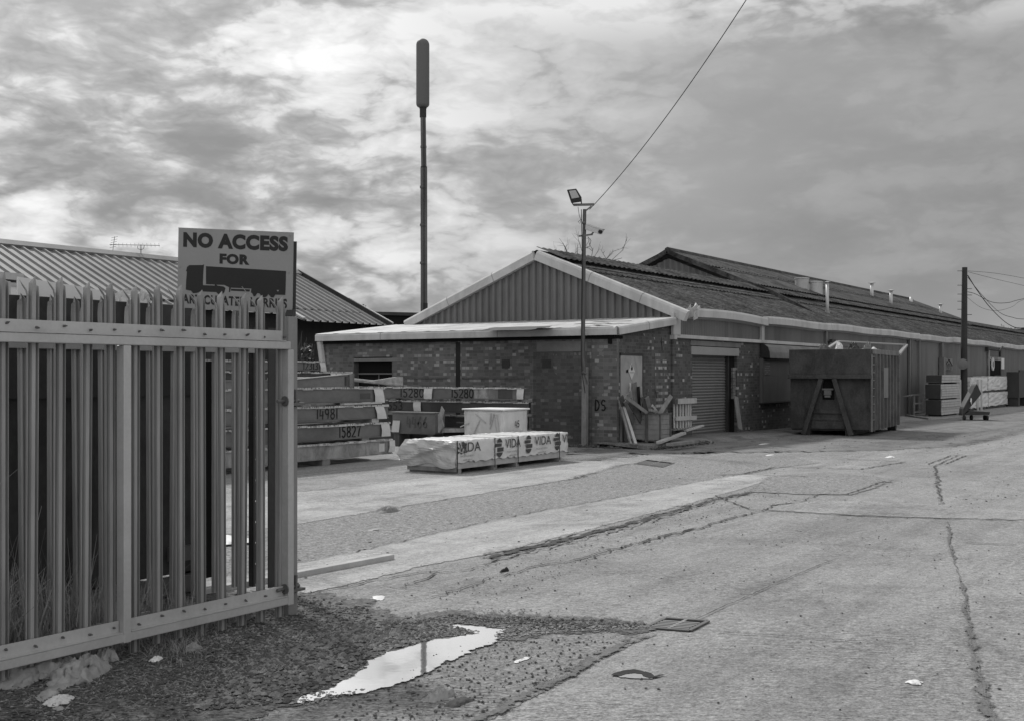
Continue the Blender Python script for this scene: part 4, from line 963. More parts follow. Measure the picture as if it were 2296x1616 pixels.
# aerial
q = onY(316, 568, r1.y + .1); dd = CT * q.x + ST * q.y
an = thing('tv_aerial', 'thin television aerial on the shed ridge', 'aerial', q)
m = M(); m.tube([q - ZA * .3, atD(316, 549, dd)], .014, 6); m.tube([atD(308, 552, dd), atD(309, 558, dd), atD(316, 561, dd), atD(322, 558, dd), atD(324, 551, dd)], .009, 5); part('mast', m, BOLT, an)
m = M(); m.tube([atD(246, 549, dd), atD(358, 551, dd)], .010, 5)
for i in range(11):
    x_ = 266 + i * 9; m.tube([atD(x_, 545.5, dd), atD(x_ + 1, 555, dd)], .005, 4)
part('boom', m, BOLT, an)
m = M(); m.tube([atD(253, 562, dd), atD(257, 531, dd)], .009, 5)
for i in range(5): m.tube([atD(246 + i * 1.0, 556 - i * 5.5, dd), atD(260 + i * 1.0, 553 - i * 5.5, dd)], .006, 4)
part('reflector', m, BOLT, an)
# small cabin at the very left edge of the view
cb_ = thing('site_cabin', 'grey site cabin with white fascia and window beyond the gate', 'cabin', onY(-40, 840, 9.2))
a0, a1 = onY(-140, 650, 9.2), onY(37, 650, 9.2); zt = onY(20, 618, 9.2).z
m = M(); m.bb(a0.x - 1, a1.x, 9.2, 10.6, 0, zt - .02); part('wall', m, CLADD, cb_)
m = M(); m.bb(a0.x - 1.1, a1.x + .03, 9.14, 10.6, zt - .04, zt + .02); part('fascia', m, WHITE, cb_)
m = M()
for i in range(4): m.bb(a1.x - .55, a1.x - .02, 9.17, 9.205, zt - .12 - i * .055, zt - .095 - i * .055)
part('louvre', m, DARKM, cb_)
q0, q1 = onY(19, 661, 9.18), onY(36, 643, 9.18); m = M(); m.bb(q0.x, q1.x, 9.16, 9.21, q0.z - .3, q1.z); wd_ = part('window', m, WPANEL, cb_)
m = M(); m.bb(q0.x - .06, q0.x, 9.15, 9.22, q0.z - .3, q1.z + .04); m.bb(q0.x, q1.x, 9.15, 9.22, q1.z, q1.z + .03); part('frame', m, GALV, wd_)

# ---------------------------------------------------------------- things behind
DM = 62.0; mb = atD(949.5, 840, DM)
ms = thing('telecom_mast', 'very tall slim mast with a long rounded shroud on top', 'mast', (mb.x, mb.y, 0))
zz_ = lambda y_: EYE + (HY - y_) / FPX * DM
rp = lambda w_: w_ / 2 / FPX * DM
m = M(); m.tube([(mb.x + .06, mb.y, 0), (mb.x + .03, mb.y, zz_(377))], rp(15.2), 16); m.tube([(mb.x + .03, mb.y, zz_(377)), (mb.x - .03, mb.y, zz_(262))], rp(12.4), 16); part('pole', m, MASTM, ms, smooth=False)
m = M(); m.tube([(mb.x + .06, mb.y, 0), (mb.x + .06, mb.y, zz_(680))], rp(16.2), 16); part('base_sleeve', m, POLEW, ms); m = M(); m.tube([(mb.x + .03, mb.y, zz_(380)), (mb.x + .03, mb.y, zz_(374))], rp(14.6), 16); part('collar', m, POLEW, ms); m = M(); m.tube([(mb.x - .04, mb.y, zz_(264)), (mb.x - .04, mb.y, zz_(243))], rp(15), 16); m.tube([(mb.x - .04, mb.y, zz_(244)), (mb.x - .04, mb.y, zz_(241.5))], rp(17), 16); part('collar', m, POLEW, ms)
for y_ in (330, 420, 505, 590):
    m = M(); m.tube([(mb.x, mb.y, zz_(y_) - .06), (mb.x, mb.y, zz_(y_) + .06)], rp(14.0 if y_ < 377 else 16.4), 16); part('clamp_band', m, MASTM, ms)
m = M(); sd0 = FL(-.97, .24).normalized(); m.tube([(mb.x + sd0.x * .17, mb.y + sd0.y * .17, zz_(255)), (mb.x + sd0.x * .19, mb.y + sd0.y * .19, zz_(380)), (mb.x + sd0.x * .22, mb.y + sd0.y * .22, .5)], .02, 5); part('feeder_cable', m, RUBBER, ms)
m = M(); rs = rp(29.5); z0, z1 = zz_(242), zz_(88); pr = []
for i in range(7): t = i / 6 * math.pi / 2; pr.append((rs * (.55 + .45 * math.sin(t)), z0 + rs * .55 * (1 - math.cos(t))))
for i in range(9): t = i / 8 * math.pi / 2; pr.append((max(.01, rs * math.cos(t)), z1 - rs * .95 * (1 - math.sin(t))))
m.lathe(pr, (mb.x - .06, mb.y, 0), 28); part('shroud', m, SHROUD, ms, smooth=True)
q0, q1 = atD(800, 720, 58), atD(960, 720, 58); zt = EYE + (HY - 704.5) / FPX * 58
m = M(); m.prism([(q0.x, q0.y, 0), (q1.x, q1.y, 0), (q1.x + 3, q1.y + 5, 0), (q0.x + 3, q0.y + 5, 0)], (0, 0, zt)); fb = solo('dark_building', 'dark flat-roofed building in the gap between shed roof and gable', 'building', m, VOID)
m = M(); m.beam((q0.x, q0.y, zt + .05), (q1.x, q1.y, zt - .03), .3, .16); part('parapet', m, DARKM, fb)
for px_, y0, lb in ((802, 686, 'chimney pot lowest on the skyline against the shed verge'), (806.5, 685, 'second of four tiny chimney pots above the shed verge'), (813, 683, 'tallest of four tiny chimney pots above the shed verge'), (817.5, 686, 'outermost tiny chimney pot, towards the mast')):
    q = atD(px_, 700, 70); m = M(); m.lathe([(.085, 2.0), (.075, EYE + (HY - y0 - 3) / FPX * 70), (.1, EYE + (HY - y0 - 2) / FPX * 70), (.1, EYE + (HY - y0) / FPX * 70)], (q.x, q.y, 0), 10); solo('chimney_pot', lb, 'chimney pot', m, DARKM, 'chimney pots behind the shed')
# bare tree behind the ridge
def twig_tree(root_pt, trunk_top, ends, seed, r0):
    rr = random.Random(seed); m = M(); m.tube([root_pt, trunk_top], [r0 * 1.5, r0], 7); tr = m; bm = M()
    def grow(p, q, r_, dep):
        mid = p.lerp(q, .5) + Vector((rr.uniform(-.12, .12), rr.uniform(-.12, .12), rr.uniform(-.05, .16))) * (q - p).length
        bm.tube([p, mid, q], [r_, r_ * .75, r_ * .4], 5)
        if dep:
            for _ in range(3):
                t = rr.uniform(.35, .95); s0 = p.lerp(mid, t * 2) if t < .5 else mid.lerp(q, t * 2 - 1)
                dv = ((q - p) * rr.uniform(.3, .6)); ax = Vector((rr.uniform(-1, 1), rr.uniform(-1, 1), rr.uniform(-.5, 1.2))).normalized() * dv.length
                grow(s0, s0 + dv * .4 + ax * .7, r_ * .5, dep - 1)
    for e in ends: grow(trunk_top, Vector(e), r0 * .7, 2)
    return tr, bm
dd = 46; tt = thing('bare_tree', 'bare branches of a leafless tree poking above the warehouse ridge', 'tree', (atD(1290, 840, dd).x, atD(1290, 840, dd).y, 0))
tp = atD(1290, 640, dd); bp = Vector((tp.x, tp.y, 0))
tr, bm = twig_tree(bp, tp, [atD(x_, y_, dd) for x_, y_ in ((1262, 545), (1248, 562), (1225, 558), (1285, 570), (1310, 552), (1330, 556), (1318, 590), (1345, 575), (1360, 584), (1395, 579), (1300, 600))], 4, .032)
part('trunk', tr, BARK, tt); part('branches', bm, BARK, tt)
# shrub against the shed, seen over the beams
sb = thing('climbing_shrub', 'dark leafy shrub with thin bare stems between gate post and brick wall', 'shrub', (26, 21.9, 0))
rr = random.Random(8); bm = M(); lm = M()
for i in range(14):
    x_ = rr.uniform(655, 714); q = atD(x_, 850, 33 + rr.uniform(-1, 1.5)); dd = CT * q.x + ST * q.y
    t1 = atD(x_ + rr.uniform(-18, 25), rr.uniform(735, 800), dd); md = Vector((q.x, q.y, 0)).lerp(t1, .6) + Vector((rr.uniform(-.2, .2), rr.uniform(-.2, .2), 0)); bm.tube([(q.x, q.y, 0), md, t1], [.03, .02, .008], 5)
for i in range(900):
    cl = rr.choice(((690, 800, 16, 22), (672, 822, 16, 14), (700, 818, 14, 14), (685, 785, 9, 10), (660, 835, 20, 10), (700, 840, 16, 10)))
    q = atD(rr.gauss(cl[0], cl[2] * .5), rr.gauss(cl[1], cl[3] * .5), 33 + rr.uniform(-1.2, 1.2)); s_ = rr.uniform(.05, .12)
    a_ = Vector((rr.uniform(-1, 1), rr.uniform(-1, 1), rr.uniform(-1, 1))).normalized(); b_ = a_.cross(Vector((rr.uniform(-1, 1), rr.uniform(-1, 1), rr.uniform(-1, 1)))).normalized()
    lm.poly([q - a_ * s_, q + b_ * s_ * .4, q + a_ * s_, q - b_ * s_ * .4])
part('stems', bm, BARK, sb); part('leaves', lm, LEAF, sb)

# ---------------------------------------------------------------- lamp pole at the lean-to corner
lb0 = G(1311.5, 1001); lp = thing('lamp_pole', 'steel pole with floodlight and security camera at the brick corner', 'lamp pole', (lb0.x, lb0.y, 0))
DL = CT * lb0.x + ST * lb0.y
def al(x_, y_, off=0): return atD(x_, y_, DL + off)
m = M(); q0, q1 = al(1311, 1000), al(1312, 822); m.beam((q0.x, q0.y, -.03), (q1.x, q1.y, q1.z), .12, .11, YA); part('post', m, WOOD, lp, bevel=.008)
m = M(); m.tube([al(1309.5, 838, -.09), al(1308.5, 815, -.09), al(1307.5, 800, -.07), al(1308.5, 640, -.05), al(1310.8, 470)], [.045, .045, .043, .042, .04], 10); part('pole', m, LAMPP, lp)
m = M(); m.tube([al(1306, 833, -.15), al(1314, 838, -.12)], .03, 6); m.tube([al(1312, 842, -.12), al(1319, 860, -.1)], .02, 6); m.tube([al(1304, 500, -.06), al(1312, 500, -.06)], .03, 6); part('clamp', m, BOLT, lp)
m = M(); m.tube([al(1303.5, 470, -.06), al(1305.5, 560, -.06), al(1304, 700, -.1), al(1303, 800, -.12), al(1305, 836, -.12), al(1312, 880, -.12)], .009, 5)
m.tube([al(1296, 464), al(1299, 485), al(1303, 494), al(1300, 502), al(1296, 498), al(1302, 493)], .006, 5)
m.tube([al(1318, 531, -.1), al(1325, 540, -.1), al(1322, 553, -.1), al(1313, 556, -.1)], .006, 5); part('cable', m, RUBBER, lp)
m = M(); m.beam(al(1285.5, 460), al(1332, 459), .05, .05); m.beam(al(1311, 475), al(1326, 463), .03, .03); m.beam(al(1298, 530), al(1329, 526, -.1), .035, .035); m.tube([al(1326, 526, -.1), al(1331, 521, -.1)], .02, 6); part('bracket', m, BOLT, lp)
# floodlight head: deep body, glass face tilted down and to the left
fl = [(1271, 426), (1292, 423.5), (1304, 443), (1304, 453), (1281, 456.5)]
fz = M(); fq = [al(x_, y_, -.10) for x_, y_ in fl]; fz.prism(fq, (al(1290, 440, .06) - al(1290, 440, -.10))); fh = part('floodlight', fz, BLACK, lp, bevel=.012)
m = M(); m.prism([al(x_, y_, -.106) for x_, y_ in ((1276, 428.5), (1290.5, 426.5), (1299, 443), (1282, 446))], (al(1290, 440, -.10) - al(1290, 440, -.106)) * .9); part('glass', m, LENS, fh)
m = M(); m.beam(al(1282, 452), al(1285, 460), .02, .02); m.beam(al(1303, 447), al(1304, 460), .02, .02); part('stirrup', m, BLACK, fh)
m = M(); cc = [al(1313, 504, -.12), al(1319, 502.5, -.12), al(1351, 514, -.2), al(1346, 524.5, -.2), al(1341, 525, -.2), al(1312, 515, -.12)]; m.prism(cc, FL(.10, .05)); ch = part('camera_housing', m, GALV, lp, bevel=.006)
m = M(); m.prism([al(1313, 503.5, -.125), al(1319, 502, -.125), al(1352, 513.5, -.21), al(1349, 516, -.21)], FL(.12, .06)); part('sun_shield', m, GALV, ch)
m = M(); q = al(1344, 519.5, -.2); m.tube([q, q + (al(1348, 521, -.24) - al(1344, 519.5, -.2))], .04, 10); part('lens', m, RUBBER, ch)
# overhead cable from the pole to somewhere behind us
pA, pB = al(1322, 470), None
eB = atD(1652, 0, 19.0); dirv = eB - pA; pts = []
for i in range(26):
    t = i / 25 * 1.35; p = pA + dirv * t; p.z -= 4 * .26 * t * (1.35 - t) / 1.35 ** 2 * 1.2; pts.append(p)
m = M(); m.tube(pts, .008, 5); solo('overhead_cable', 'single black cable sweeping up from the lamp pole across the sky', 'cable', m, RUBBER)
# ---------------------------------------------------------------- steel beams
EDGE = mat('pale flange edge', .52, .3, 6, .2, 40, .8, .2, bump=.4, stain=.3, stsc=5)
def ibeam(name, label, p, q, h, bw, mt_, front, group, nums=(), tags=(), patches=(), wob_=0.0):
    """p-q runs along the bottom centre line; front = side the picture sees (unit vector)"""
    rr = random.Random(label); p, q, front = Vector(p), Vector(q), Vector(front); q = q + front * rr.uniform(-.05, .05); a = (q - p); L_ = a.length; a.normalize()
    m = M(); tf, tw = .014, .010; n = 12
    prof = [(-bw / 2, 0), (bw / 2, 0), (bw / 2, tf), (tw / 2, tf), (tw / 2, h - tf), (bw / 2, h - tf), (bw / 2, h), (-bw / 2, h), (-bw / 2, h - tf), (-tw / 2, h - tf), (-tw / 2, tf), (-bw / 2, tf)]
    b_ = 0; k_ = len(prof)
    for i in range(n + 1):
        c = p + a * (L_ * i / n)
        for (s_, z_) in prof: m.v.append(c + front * (s_ + (rr.uniform(-1, 1) * wob_ if z_ > h * .8 else 0)) + ZA * (z_ + (rr.uniform(-1, 1) * wob_ if z_ > h * .8 else 0)))
    for i in range(n):
        for j in range(k_): j2 = (j + 1) % k_; m.f.append((i * k_ + j, i * k_ + j2, (i + 1) * k_ + j2, (i + 1) * k_ + j))
    m.f.append(tuple(reversed(range(k_)))); m.f.append(tuple(n * k_ + j for j in range(k_)))
    if wob_:
        for i in range(int(L_ / .04)):
            c = p + a * rr.uniform(0, L_) + ZA * (h - .002) + front * (bw / 2 - .004); m.box(c, .03, .012, rr.uniform(.01, .035), Matrix.Rotation(rr.uniform(0, 3), 3, 'Z'))
    o_ = solo(name, label, 'steel beam', m, mt_, group)
    # web face seen from the front; the outer plate closes the face as in the photograph's channel-cased beams
    fm = M(); f0 = front * (bw / 2 - .030); fm.prism([p + f0 + ZA * (tf + .002), q + f0 + ZA * (tf + .002), q + f0 + ZA * (h - tf - .002), p + f0 + ZA * (h - tf - .002)], front * .008); part('web_plate', fm, mt_, o_)
    fo = front * (bw / 2 - .021)
    rt = a if a.cross(ZA).dot(front) > 0 else -a
    def at(t): return p + a * t
    for d_ in nums:
        txt, t, cw, hh, mt2 = d_; strokes('number', txt, mt2, at(t) + fo + ZA * (h * .5 - hh / 2), rt, ZA, cw, hh, o_, hh * .165, .22)
    fe = M(); k0 = 26
    for i in range(k0):
        a0_, a1_ = L_ * i / k0, L_ * (i + 1) / k0; dz_ = rr.uniform(-.006, .006); th_ = rr.uniform(.020, .034); c0_ = front * (bw / 2 + .004)
        fe.box8([p + a * a0_ + c0_ - front * .035 + ZA * (h - th_ + dz_), p + a * a1_ + c0_ - front * .035 + ZA * (h - th_ + dz_), p + a * a1_ + c0_ + ZA * (h - th_ + dz_), p + a * a0_ + c0_ + ZA * (h - th_ + dz_), p + a * a0_ + c0_ - front * .035 + ZA * (h + .008 + dz_), p + a * a1_ + c0_ - front * .035 + ZA * (h + .008 + dz_), p + a * a1_ + c0_ + ZA * (h + .008 + dz_), p + a * a0_ + c0_ + ZA * (h + .008 + dz_)])
    part('flange_edge', fe, EDGE, o_)
    tm = M()
    for d_ in tags:
        t, w_, h_, tilt = d_; c = at(t) + fo + front * .02; top = c + ZA * (h - .02)
        pts = [top - rt * w_ / 2, top + rt * w_ / 2]
        lo = [top + rt * (w_ / 2 + tilt) - ZA * h_ + front * .035, top - rt * (w_ / 2 - tilt) - ZA * h_ + front * .015]
        mid = [(pts[1] + lo[0]) / 2 + front * .012, (pts[0] + lo[1]) / 2 + front * .02]
        tm.poly([pts[0], pts[1], mid[0], mid[1]]); tm.poly([mid[1], mid[0], lo[0], lo[1]])
    if tags: part('tag', tm, PAPER, o_)
    for t, w_, zf0, zf1, mt2 in patches:
        pm = M(); c = at(t) + fo; pm.poly([c - rt * w_ / 2 + ZA * h * zf0 + front * .002, c + rt * w_ / 2 + ZA * h * zf0 + front * .002, c + rt * w_ / 2 + ZA * h * zf1 + front * .002, c - rt * w_ / 2 + ZA * h * zf1 + front * .002]); part('painted_patch', pm, mt2, o_)
    return o_
YB = 14.1; GB = 'numbered steel beams stacked in the yard'
X0 = 10.6
def xat(px_, Y): return onY(px_, 900, Y).x
def bearer(p, q, wd, ht, lb, mt_=WOOD, cat='timber bearer', grp='timber packers under the beams'):
    m = M(); m.beam(p, q, wd, ht); return solo('timber_bearer', lb, cat, m, mt_, grp, bevel=.004)
fy = -YA; bwB = .24; yc = YB + bwB / 2 + .0
e = [xat(877, YB), xat(872, YB), xat(868, YB), xat(866, YB)]
ibeam('steel_beam', 'pale mottled beam at the bottom of the front stack, no number', (X0, yc, .105), (e[0], yc, .105), .275, bwB, STEELL, fy, GB, (), [(e[0] - X0 - .02, .16, .22, -.05)], [(e[0] - X0 - .30, .16, .2, .75, PAPER)], .006)
ibeam('steel_beam', 'beam numbered 15827, second from the ground in the front stack', (X0, yc, .44), (e[1], yc, .44), .265, bwB, STEEL, fy, GB, [('15827', e[1] - X0 - 1.42, .11, .19, NUMB)], [(e[1] - X0 - .16, .24, .24, .0)], (), .006)
ibeam('steel_beam', 'beam numbered 14981, third from the ground in the front stack', (X0, yc, .79), (e[2], yc, .79), .25, bwB, STEEL, fy, GB, [('14981', e[2] - X0 - 1.95, .115, .18, BLACK)], [(e[2] - X0 - .28, .25, .24, .06)], (), .006)
ibeam('steel_beam', 'wide unnumbered beam topping the front stack with a white tag', (X0, yc, 1.10), (e[3], yc, 1.10), .27, bwB, STEEL, fy, GB, (), [(e[3] - X0 - .2, .26, .27, .03)], [(e[3] - X0 - .55, .3, .2, .6, STEELD)], .004)
for x_, z0, z1, lb in ((xat(730, YB), .0, .105, 'short timber block on the ground under the pale bottom beam'), (xat(560, YB), .0, .105, 'block under the pale bottom beam, seen between the gate pales'), (xat(822, YB) - .05, .38, .44, 'thin packer between the pale beam and beam 15827'), (xat(600, YB), .38, .44, 'packer above the pale beam behind the gate pales'),
                       (xat(640, YB) + .5, 1.04, 1.10, 'packer near the gate post between beam 14981 and the top beam'), (xat(830, YB) - .1, 1.04, 1.10, 'pale packer near the tag between beam 14981 and the top beam'), (xat(840, YB), .705, .79, 'bright packer above beam 15827'), (xat(640, YB), .705, .79, 'packer above beam 15827 near the gate post')):
    bearer((x_, YB - .02, (z0 + z1) / 2), (x_, YB + 1.6, (z0 + z1) / 2), .20, z1 - z0 - .002, lb, WOODP if 'pale packer' in lb or 'bright' in lb else WOOD)
m = M(); m.beam((xat(765, YB), YB - .02, 1.075), (xat(852, YB), YB + .0, 1.08), .1, .03); solo('timber_batten', 'pale flat batten lying on beam 14981', 'batten', m, WOODP)
# same stack, second row behind: fills the depth
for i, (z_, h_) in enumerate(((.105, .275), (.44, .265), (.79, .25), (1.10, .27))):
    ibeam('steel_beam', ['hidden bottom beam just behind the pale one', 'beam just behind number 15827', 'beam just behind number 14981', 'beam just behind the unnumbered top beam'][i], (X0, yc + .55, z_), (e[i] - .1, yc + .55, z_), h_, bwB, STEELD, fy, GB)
# light frame lying on the front stack
q0 = onY(660, 860, YB + .12); q1 = onY(782, 850, YB + .12)
m = M(); zb = 1.372
m.prism([(X0 + .5, YB + .04, zb), (q1.x, YB + .04, zb), (q1.x, YB + .04, zb + .235), (q0.x - .2, YB + .04, zb + .13), (X0 + .5, YB + .04, zb + .12)], (0, .012, 0))
m.prism([(X0 + .5, YB + .02, zb + .12), (q0.x - .2, YB + .02, zb + .13), (q1.x, YB + .02, zb + .235), (q1.x, YB + .02, zb + .25), (q0.x - .2, YB + .02, zb + .145), (X0 + .5, YB + .02, zb + .135)], (0, .14, 0))
m.bb(q1.x - .10, q1.x + .015, YB + .01, YB + .042, zb, zb + .24); m.bb(q1.x, q1.x + .015, YB, YB + .17, zb, zb + .25)
fr_ = solo('tapered_beam', 'tapered bracket beam with plated end lying on the top beam', 'steel beam', m, STEEL, GB)
m = M(); m.bb(q1.x - .2, q1.x - .14, YB + .02, YB + .039, zb + .04, zb + .2); part('end_slot', m, STEELD, fr_)
q0 = onY(775, 852, YB + .9); q1 = onY(900, 868, YB + .5)
m = M(); m.tube([(q0.x - 2, YB + .95, 1.53), (q0.x, YB + .9, 1.52), (q1.x, YB + .5, 1.40)], .035, 8); m.prism([(q1.x - .9, YB + .7, 1.46), (q1.x + .05, YB + .5, 1.38), (q1.x + .05, YB + .5, 1.56), (q1.x - .1, YB + .55, 1.56)], (0, .05, 0)); solo('lattice_strut', 'pale tube and end plate leaning over the stack towards the brick wall', 'strut', m, STEELL)
# taller stack behind
Y2 = 16.6; e2 = xat(726, Y2); e3 = xat(790, Y2); yc2 = Y2 + .12
for i, (z0, h_, xe, lb, nm, tg) in enumerate(((.1, .28, e3, 'ground beam of the tall rear stack', (), ()), (.45, .28, e3, 'second beam up in the tall rear stack', (), ()), (.80, .28, e3, 'third beam up in the tall rear stack', (), ()), (1.13, .26, e3, 'plain dark beam fourth up in the tall rear stack', (), ()),
        (1.46, .20, e3, 'beam with chalked strokes and two tags, under beam 12313', [('11101', e3 - X0 - 1.62, .08, .12, FAINT)], [(e3 - X0 - .62, .16, .14, 0), (e3 - X0 - .44, .16, .14, 0)]), (1.69, .185, e2, 'highest beam, numbered 12313, tall rear stack', [('12313', e2 - X0 - .62, .09, .15, BLACK), ('13', e2 - X0 - 2.28, .09, .15, BLACK)], [(e2 - X0 - .08, .16, .18, .02), (e2 - X0 - 2.85, .16, .15, 0)]))):
    ibeam('steel_beam', lb, (X0, yc2, z0), (xe, yc2, z0), h_, .24, STEELD if i == 4 else STEEL, fy, GB, nm, tg, (), .002)
for x_ in (X0 + .8, e2 - .5):
    for z0, z1 in ((0, .1), (.38, .45), (.73, .80), (1.08, 1.13), (1.39, 1.46), (1.66, 1.69)):
        bearer((x_, Y2, (z0 + z1) / 2), (x_, Y2 + .3, (z0 + z1) / 2), .16, z1 - z0 - .003, 'packer in the tall rear stack of beams')
# cross stack against the brick lean-to
X3 = 20.9; fx = -XA; GX = GB
def yX(px_, X=X3): return onX(px_, 900, X).y
ya, yb = yX(1172), yX(850); xc = X3 + .12
ibeam('steel_beam', 'long beam numbered 15280 twice, lying along the brick wall', (xc, yb + .9, 1.065), (xc, ya, 1.065), .255, .24, STEEL, fx, GX, [('15280', 1.52, .13, .19, BLACK), ('15280', 2.99, .115, .19, BLACK)], [(2.36, .24, .24, .0), (4.86, .18, .22, .0)], [(3.9, .55, .08, .9, STEELL), (4.45, .38, .08, .9, STEELD)], .004)
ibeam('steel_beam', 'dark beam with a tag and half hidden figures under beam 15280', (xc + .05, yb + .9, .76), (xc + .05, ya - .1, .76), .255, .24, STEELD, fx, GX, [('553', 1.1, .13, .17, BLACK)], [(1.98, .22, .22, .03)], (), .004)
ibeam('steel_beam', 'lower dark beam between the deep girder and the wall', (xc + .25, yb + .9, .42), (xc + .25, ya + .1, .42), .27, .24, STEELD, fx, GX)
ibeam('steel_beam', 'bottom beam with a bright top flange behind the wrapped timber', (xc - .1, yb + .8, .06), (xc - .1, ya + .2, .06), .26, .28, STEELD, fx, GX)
for z0, z1 in ((.0, .06), (.32, .42), (.69, .76), (1.01, 1.065)):
    for y_, sd_n in ((yX(1150), 'near the wrapped pallet'), (yX(880), 'near the numbered stack')):
        bearer((xc - .1, y_, (z0 + z1) / 2), (xc + .5, y_, (z0 + z1) / 2), .16, z1 - z0 - .003, 'packer in the cross stack of beams ' + sd_n)
# deep girder 14668 and open channel
Xg = 20.35; g0, g1 = onX(880, 950, Xg), onX(976, 950, Xg)
m = M(); m.bb(Xg, Xg + .02, g1.y, g0.y, .31, .77); m.bb(Xg - .02, Xg + .3, g1.y, g0.y + .1, .75, .775); m.bb(Xg + .02, Xg + .35, g1.y, g1.y + .02, .31, .75); m.bb(Xg - .0, Xg + .3, g1.y + .02, g0.y, .29, .309)
gd = solo('deep_girder', 'deep dark girder with faded figures beside the folded channel', 'girder', m, STEEL, GX)
strokes('number', '4466', FAINT, (Xg - .004, onX(912, 950, Xg).y, .44), -YA, ZA, .12, .24, gd, .032, .3)
m = M(); t0, t1 = onX(881, 950, Xg - .03), onX(897, 950, Xg - .03); m.poly([(Xg - .03, t0.y, .58), (Xg - .03, t1.y, .58), (Xg - .05, t1.y + .02, .32), (Xg - .06, t0.y + .02, .32)]); part('tag', m, PAPER, gd)
for y_ in (g0.y - .1, g1.y + .15): m = M(); m.bb(Xg + .02, Xg + .4, y_ - .08, y_ + .08, .0, .29); solo('timber_block', 'timber block under the deep girder, ' + ('tag' if y_ > g1.y + .3 else 'channel') + ' end', 'timber block', m, WOODD, 'timber packers under the beams')
Xc = 20.0; c0, c1 = onX(982, 950, Xc), onX(1040, 950, Xc)
m = M(); rr = random.Random(4)
m.prism([(Xc, c0.y, .36), (Xc, c0.y - .09, .36), (Xc, c0.y - .15, .50), (Xc, c0.y - .10, .66), (Xc, c0.y - .16, .84), (Xc, c0.y - .09, .93), (Xc, c0.y - .05, .80), (Xc, c0.y, .75)], (.03, 0, 0))
m.prism([(Xc, c0.y - .05, .36), (Xc, c1.y - .3, .40), (Xc, c1.y - .3, .47), (Xc, c0.y - .12, .45)], (.03, 0, 0)); m.bb(Xc + .03, Xc + 1.1, c1.y - .3, c0.y - .02, .40, .42)
ch_ = solo('folded_channel', 'pale rusted channel end, L shaped, between girder and wrapped pallet', 'channel', m, STEELL)
m = M(); m.bb(Xc + .06, Xc + 1.0, c1.y - .3, c0.y - .1, .0, .40); part('timber_stack', m, VOID, ch_); m = M(); m.bb(Xc + .5, Xc + .6, c1.y - .2, c0.y - .12, .55, .575); m.bb(Xc + .5, Xc + .6, c1.y - .2, c0.y - .12, .68, .70); part('slats', m, STEELD, ch_)

# ---------------------------------------------------------------- wrapped timber packs
def cloth_box(x0, x1, y0, y1, z0, z1, seed, nx, ny, nz, amp, skirt=.04, sag=.02):
    """wrapped bundle: five faces of puckered sheeting, hem uneven"""
    rr = random.Random(seed); m = M()
    def jit(p, k_=1.0): return p + Vector((rr.uniform(-amp, amp), rr.uniform(-amp, amp), rr.uniform(-amp, amp) * .6)) * k_
    idx = {}
    def vid(i, j, k_):
        key = (i, j, k_)
        if key not in idx:
            fx_, fy_, fz = i / nx, j / ny, k_ / nz
            p = Vector((x0 + (x1 - x0) * fx_, y0 + (y1 - y0) * fy_, z0 + (z1 - z0) * fz))
            if k_ == nz: p.z -= sag * math.sin(math.pi * fx_ * 5) ** 2 * rr.random()
            if k_ == 0: p.z += rr.uniform(-.3, 1) * skirt
            ed = (i in (0, nx)) + (j in (0, ny)) + (k_ in (0, nz))
            idx[key] = len(m.v); m.v.append(jit(p, .5 if ed >= 2 else 1.0))
        return idx[key]
    for i in range(nx):
        for k_ in range(nz):
            m.f.append((vid(i, 0, k_), vid(i + 1, 0, k_), vid(i + 1, 0, k_ + 1), vid(i, 0, k_ + 1)))
            m.f.append((vid(i + 1, ny, k_), vid(i, ny, k_), vid(i, ny, k_ + 1), vid(i + 1, ny, k_ + 1)))
        for j in range(ny): m.f.append((vid(i, j, nz), vid(i + 1, j, nz), vid(i + 1, j + 1, nz), vid(i, j + 1, nz)))
    for j in range(ny):
        for k_ in range(nz):
            m.f.append((vid(0, j + 1, k_), vid(0, j, k_), vid(0, j, k_ + 1), vid(0, j + 1, k_ + 1)))
            m.f.append((vid(nx, j, k_), vid(nx, j + 1, k_), vid(nx, j + 1, k_ + 1), vid(nx, j, k_ + 1)))
    return m
x0, x1, y0, y1, z1 = 15.16, 18.68, 11.09, 12.11, .535
vp = thing('timber_pack', 'long low pack of timber in printed white wrapping on the yard', 'timber pack', (15.16, 11.09, 0))
m = M(); m.bb(x0 + .03, x1 - .03, y0 + .03, y1 - .03, .075, z1 - .03); part('timber', m, WOODP, vp)
m = cloth_box(x0, x1, y0, y1, .17, z1, 7, 52, 14, 8, .014, .03, .018); wr_ = part('wrapping', m, WRAP, vp, smooth=True)
# end flap folded like a parcel: two creased triangles lying over the end
m = M(); na, nb_ = 18, 14; rr = random.Random(3)
for i in range(na + 1):
    for j in range(nb_ + 1):
        fa, fb = i / na, j / nb_; yy = y0 - .012 + (y1 - y0 + .03) * fa; zz2 = .135 + (z1 - .135) * fb; zz2 -= (.035 * math.sin(fa * 9) + .03 * (1 - fa)) * (1 - fb) ** 2
        q = Vector((yy * 2.2, zz2 * 3.1, 1.7)); cr = abs(mnoise.noise(q * 1.4)); c2 = abs(mnoise.noise(q * 3.3 + Vector((4, 2, 1))))
        dg = abs((fb - .95 + fa * .75)); fold = max(0, 1 - dg * 7) * .05          # the long diagonal fold of the parcel end
        flare = max(0, fa - .72) / .28 * max(0, 1 - abs(fb - .5) * 2.2) * .13       # loose corner sticking out
        m.v.append(Vector((x0 - .03 - .05 * (1 - cr * 2.2) - .03 * c2 - fold - flare * .8 + .035 * fb ** 4, yy + flare * .6, zz2 - flare * .25)))
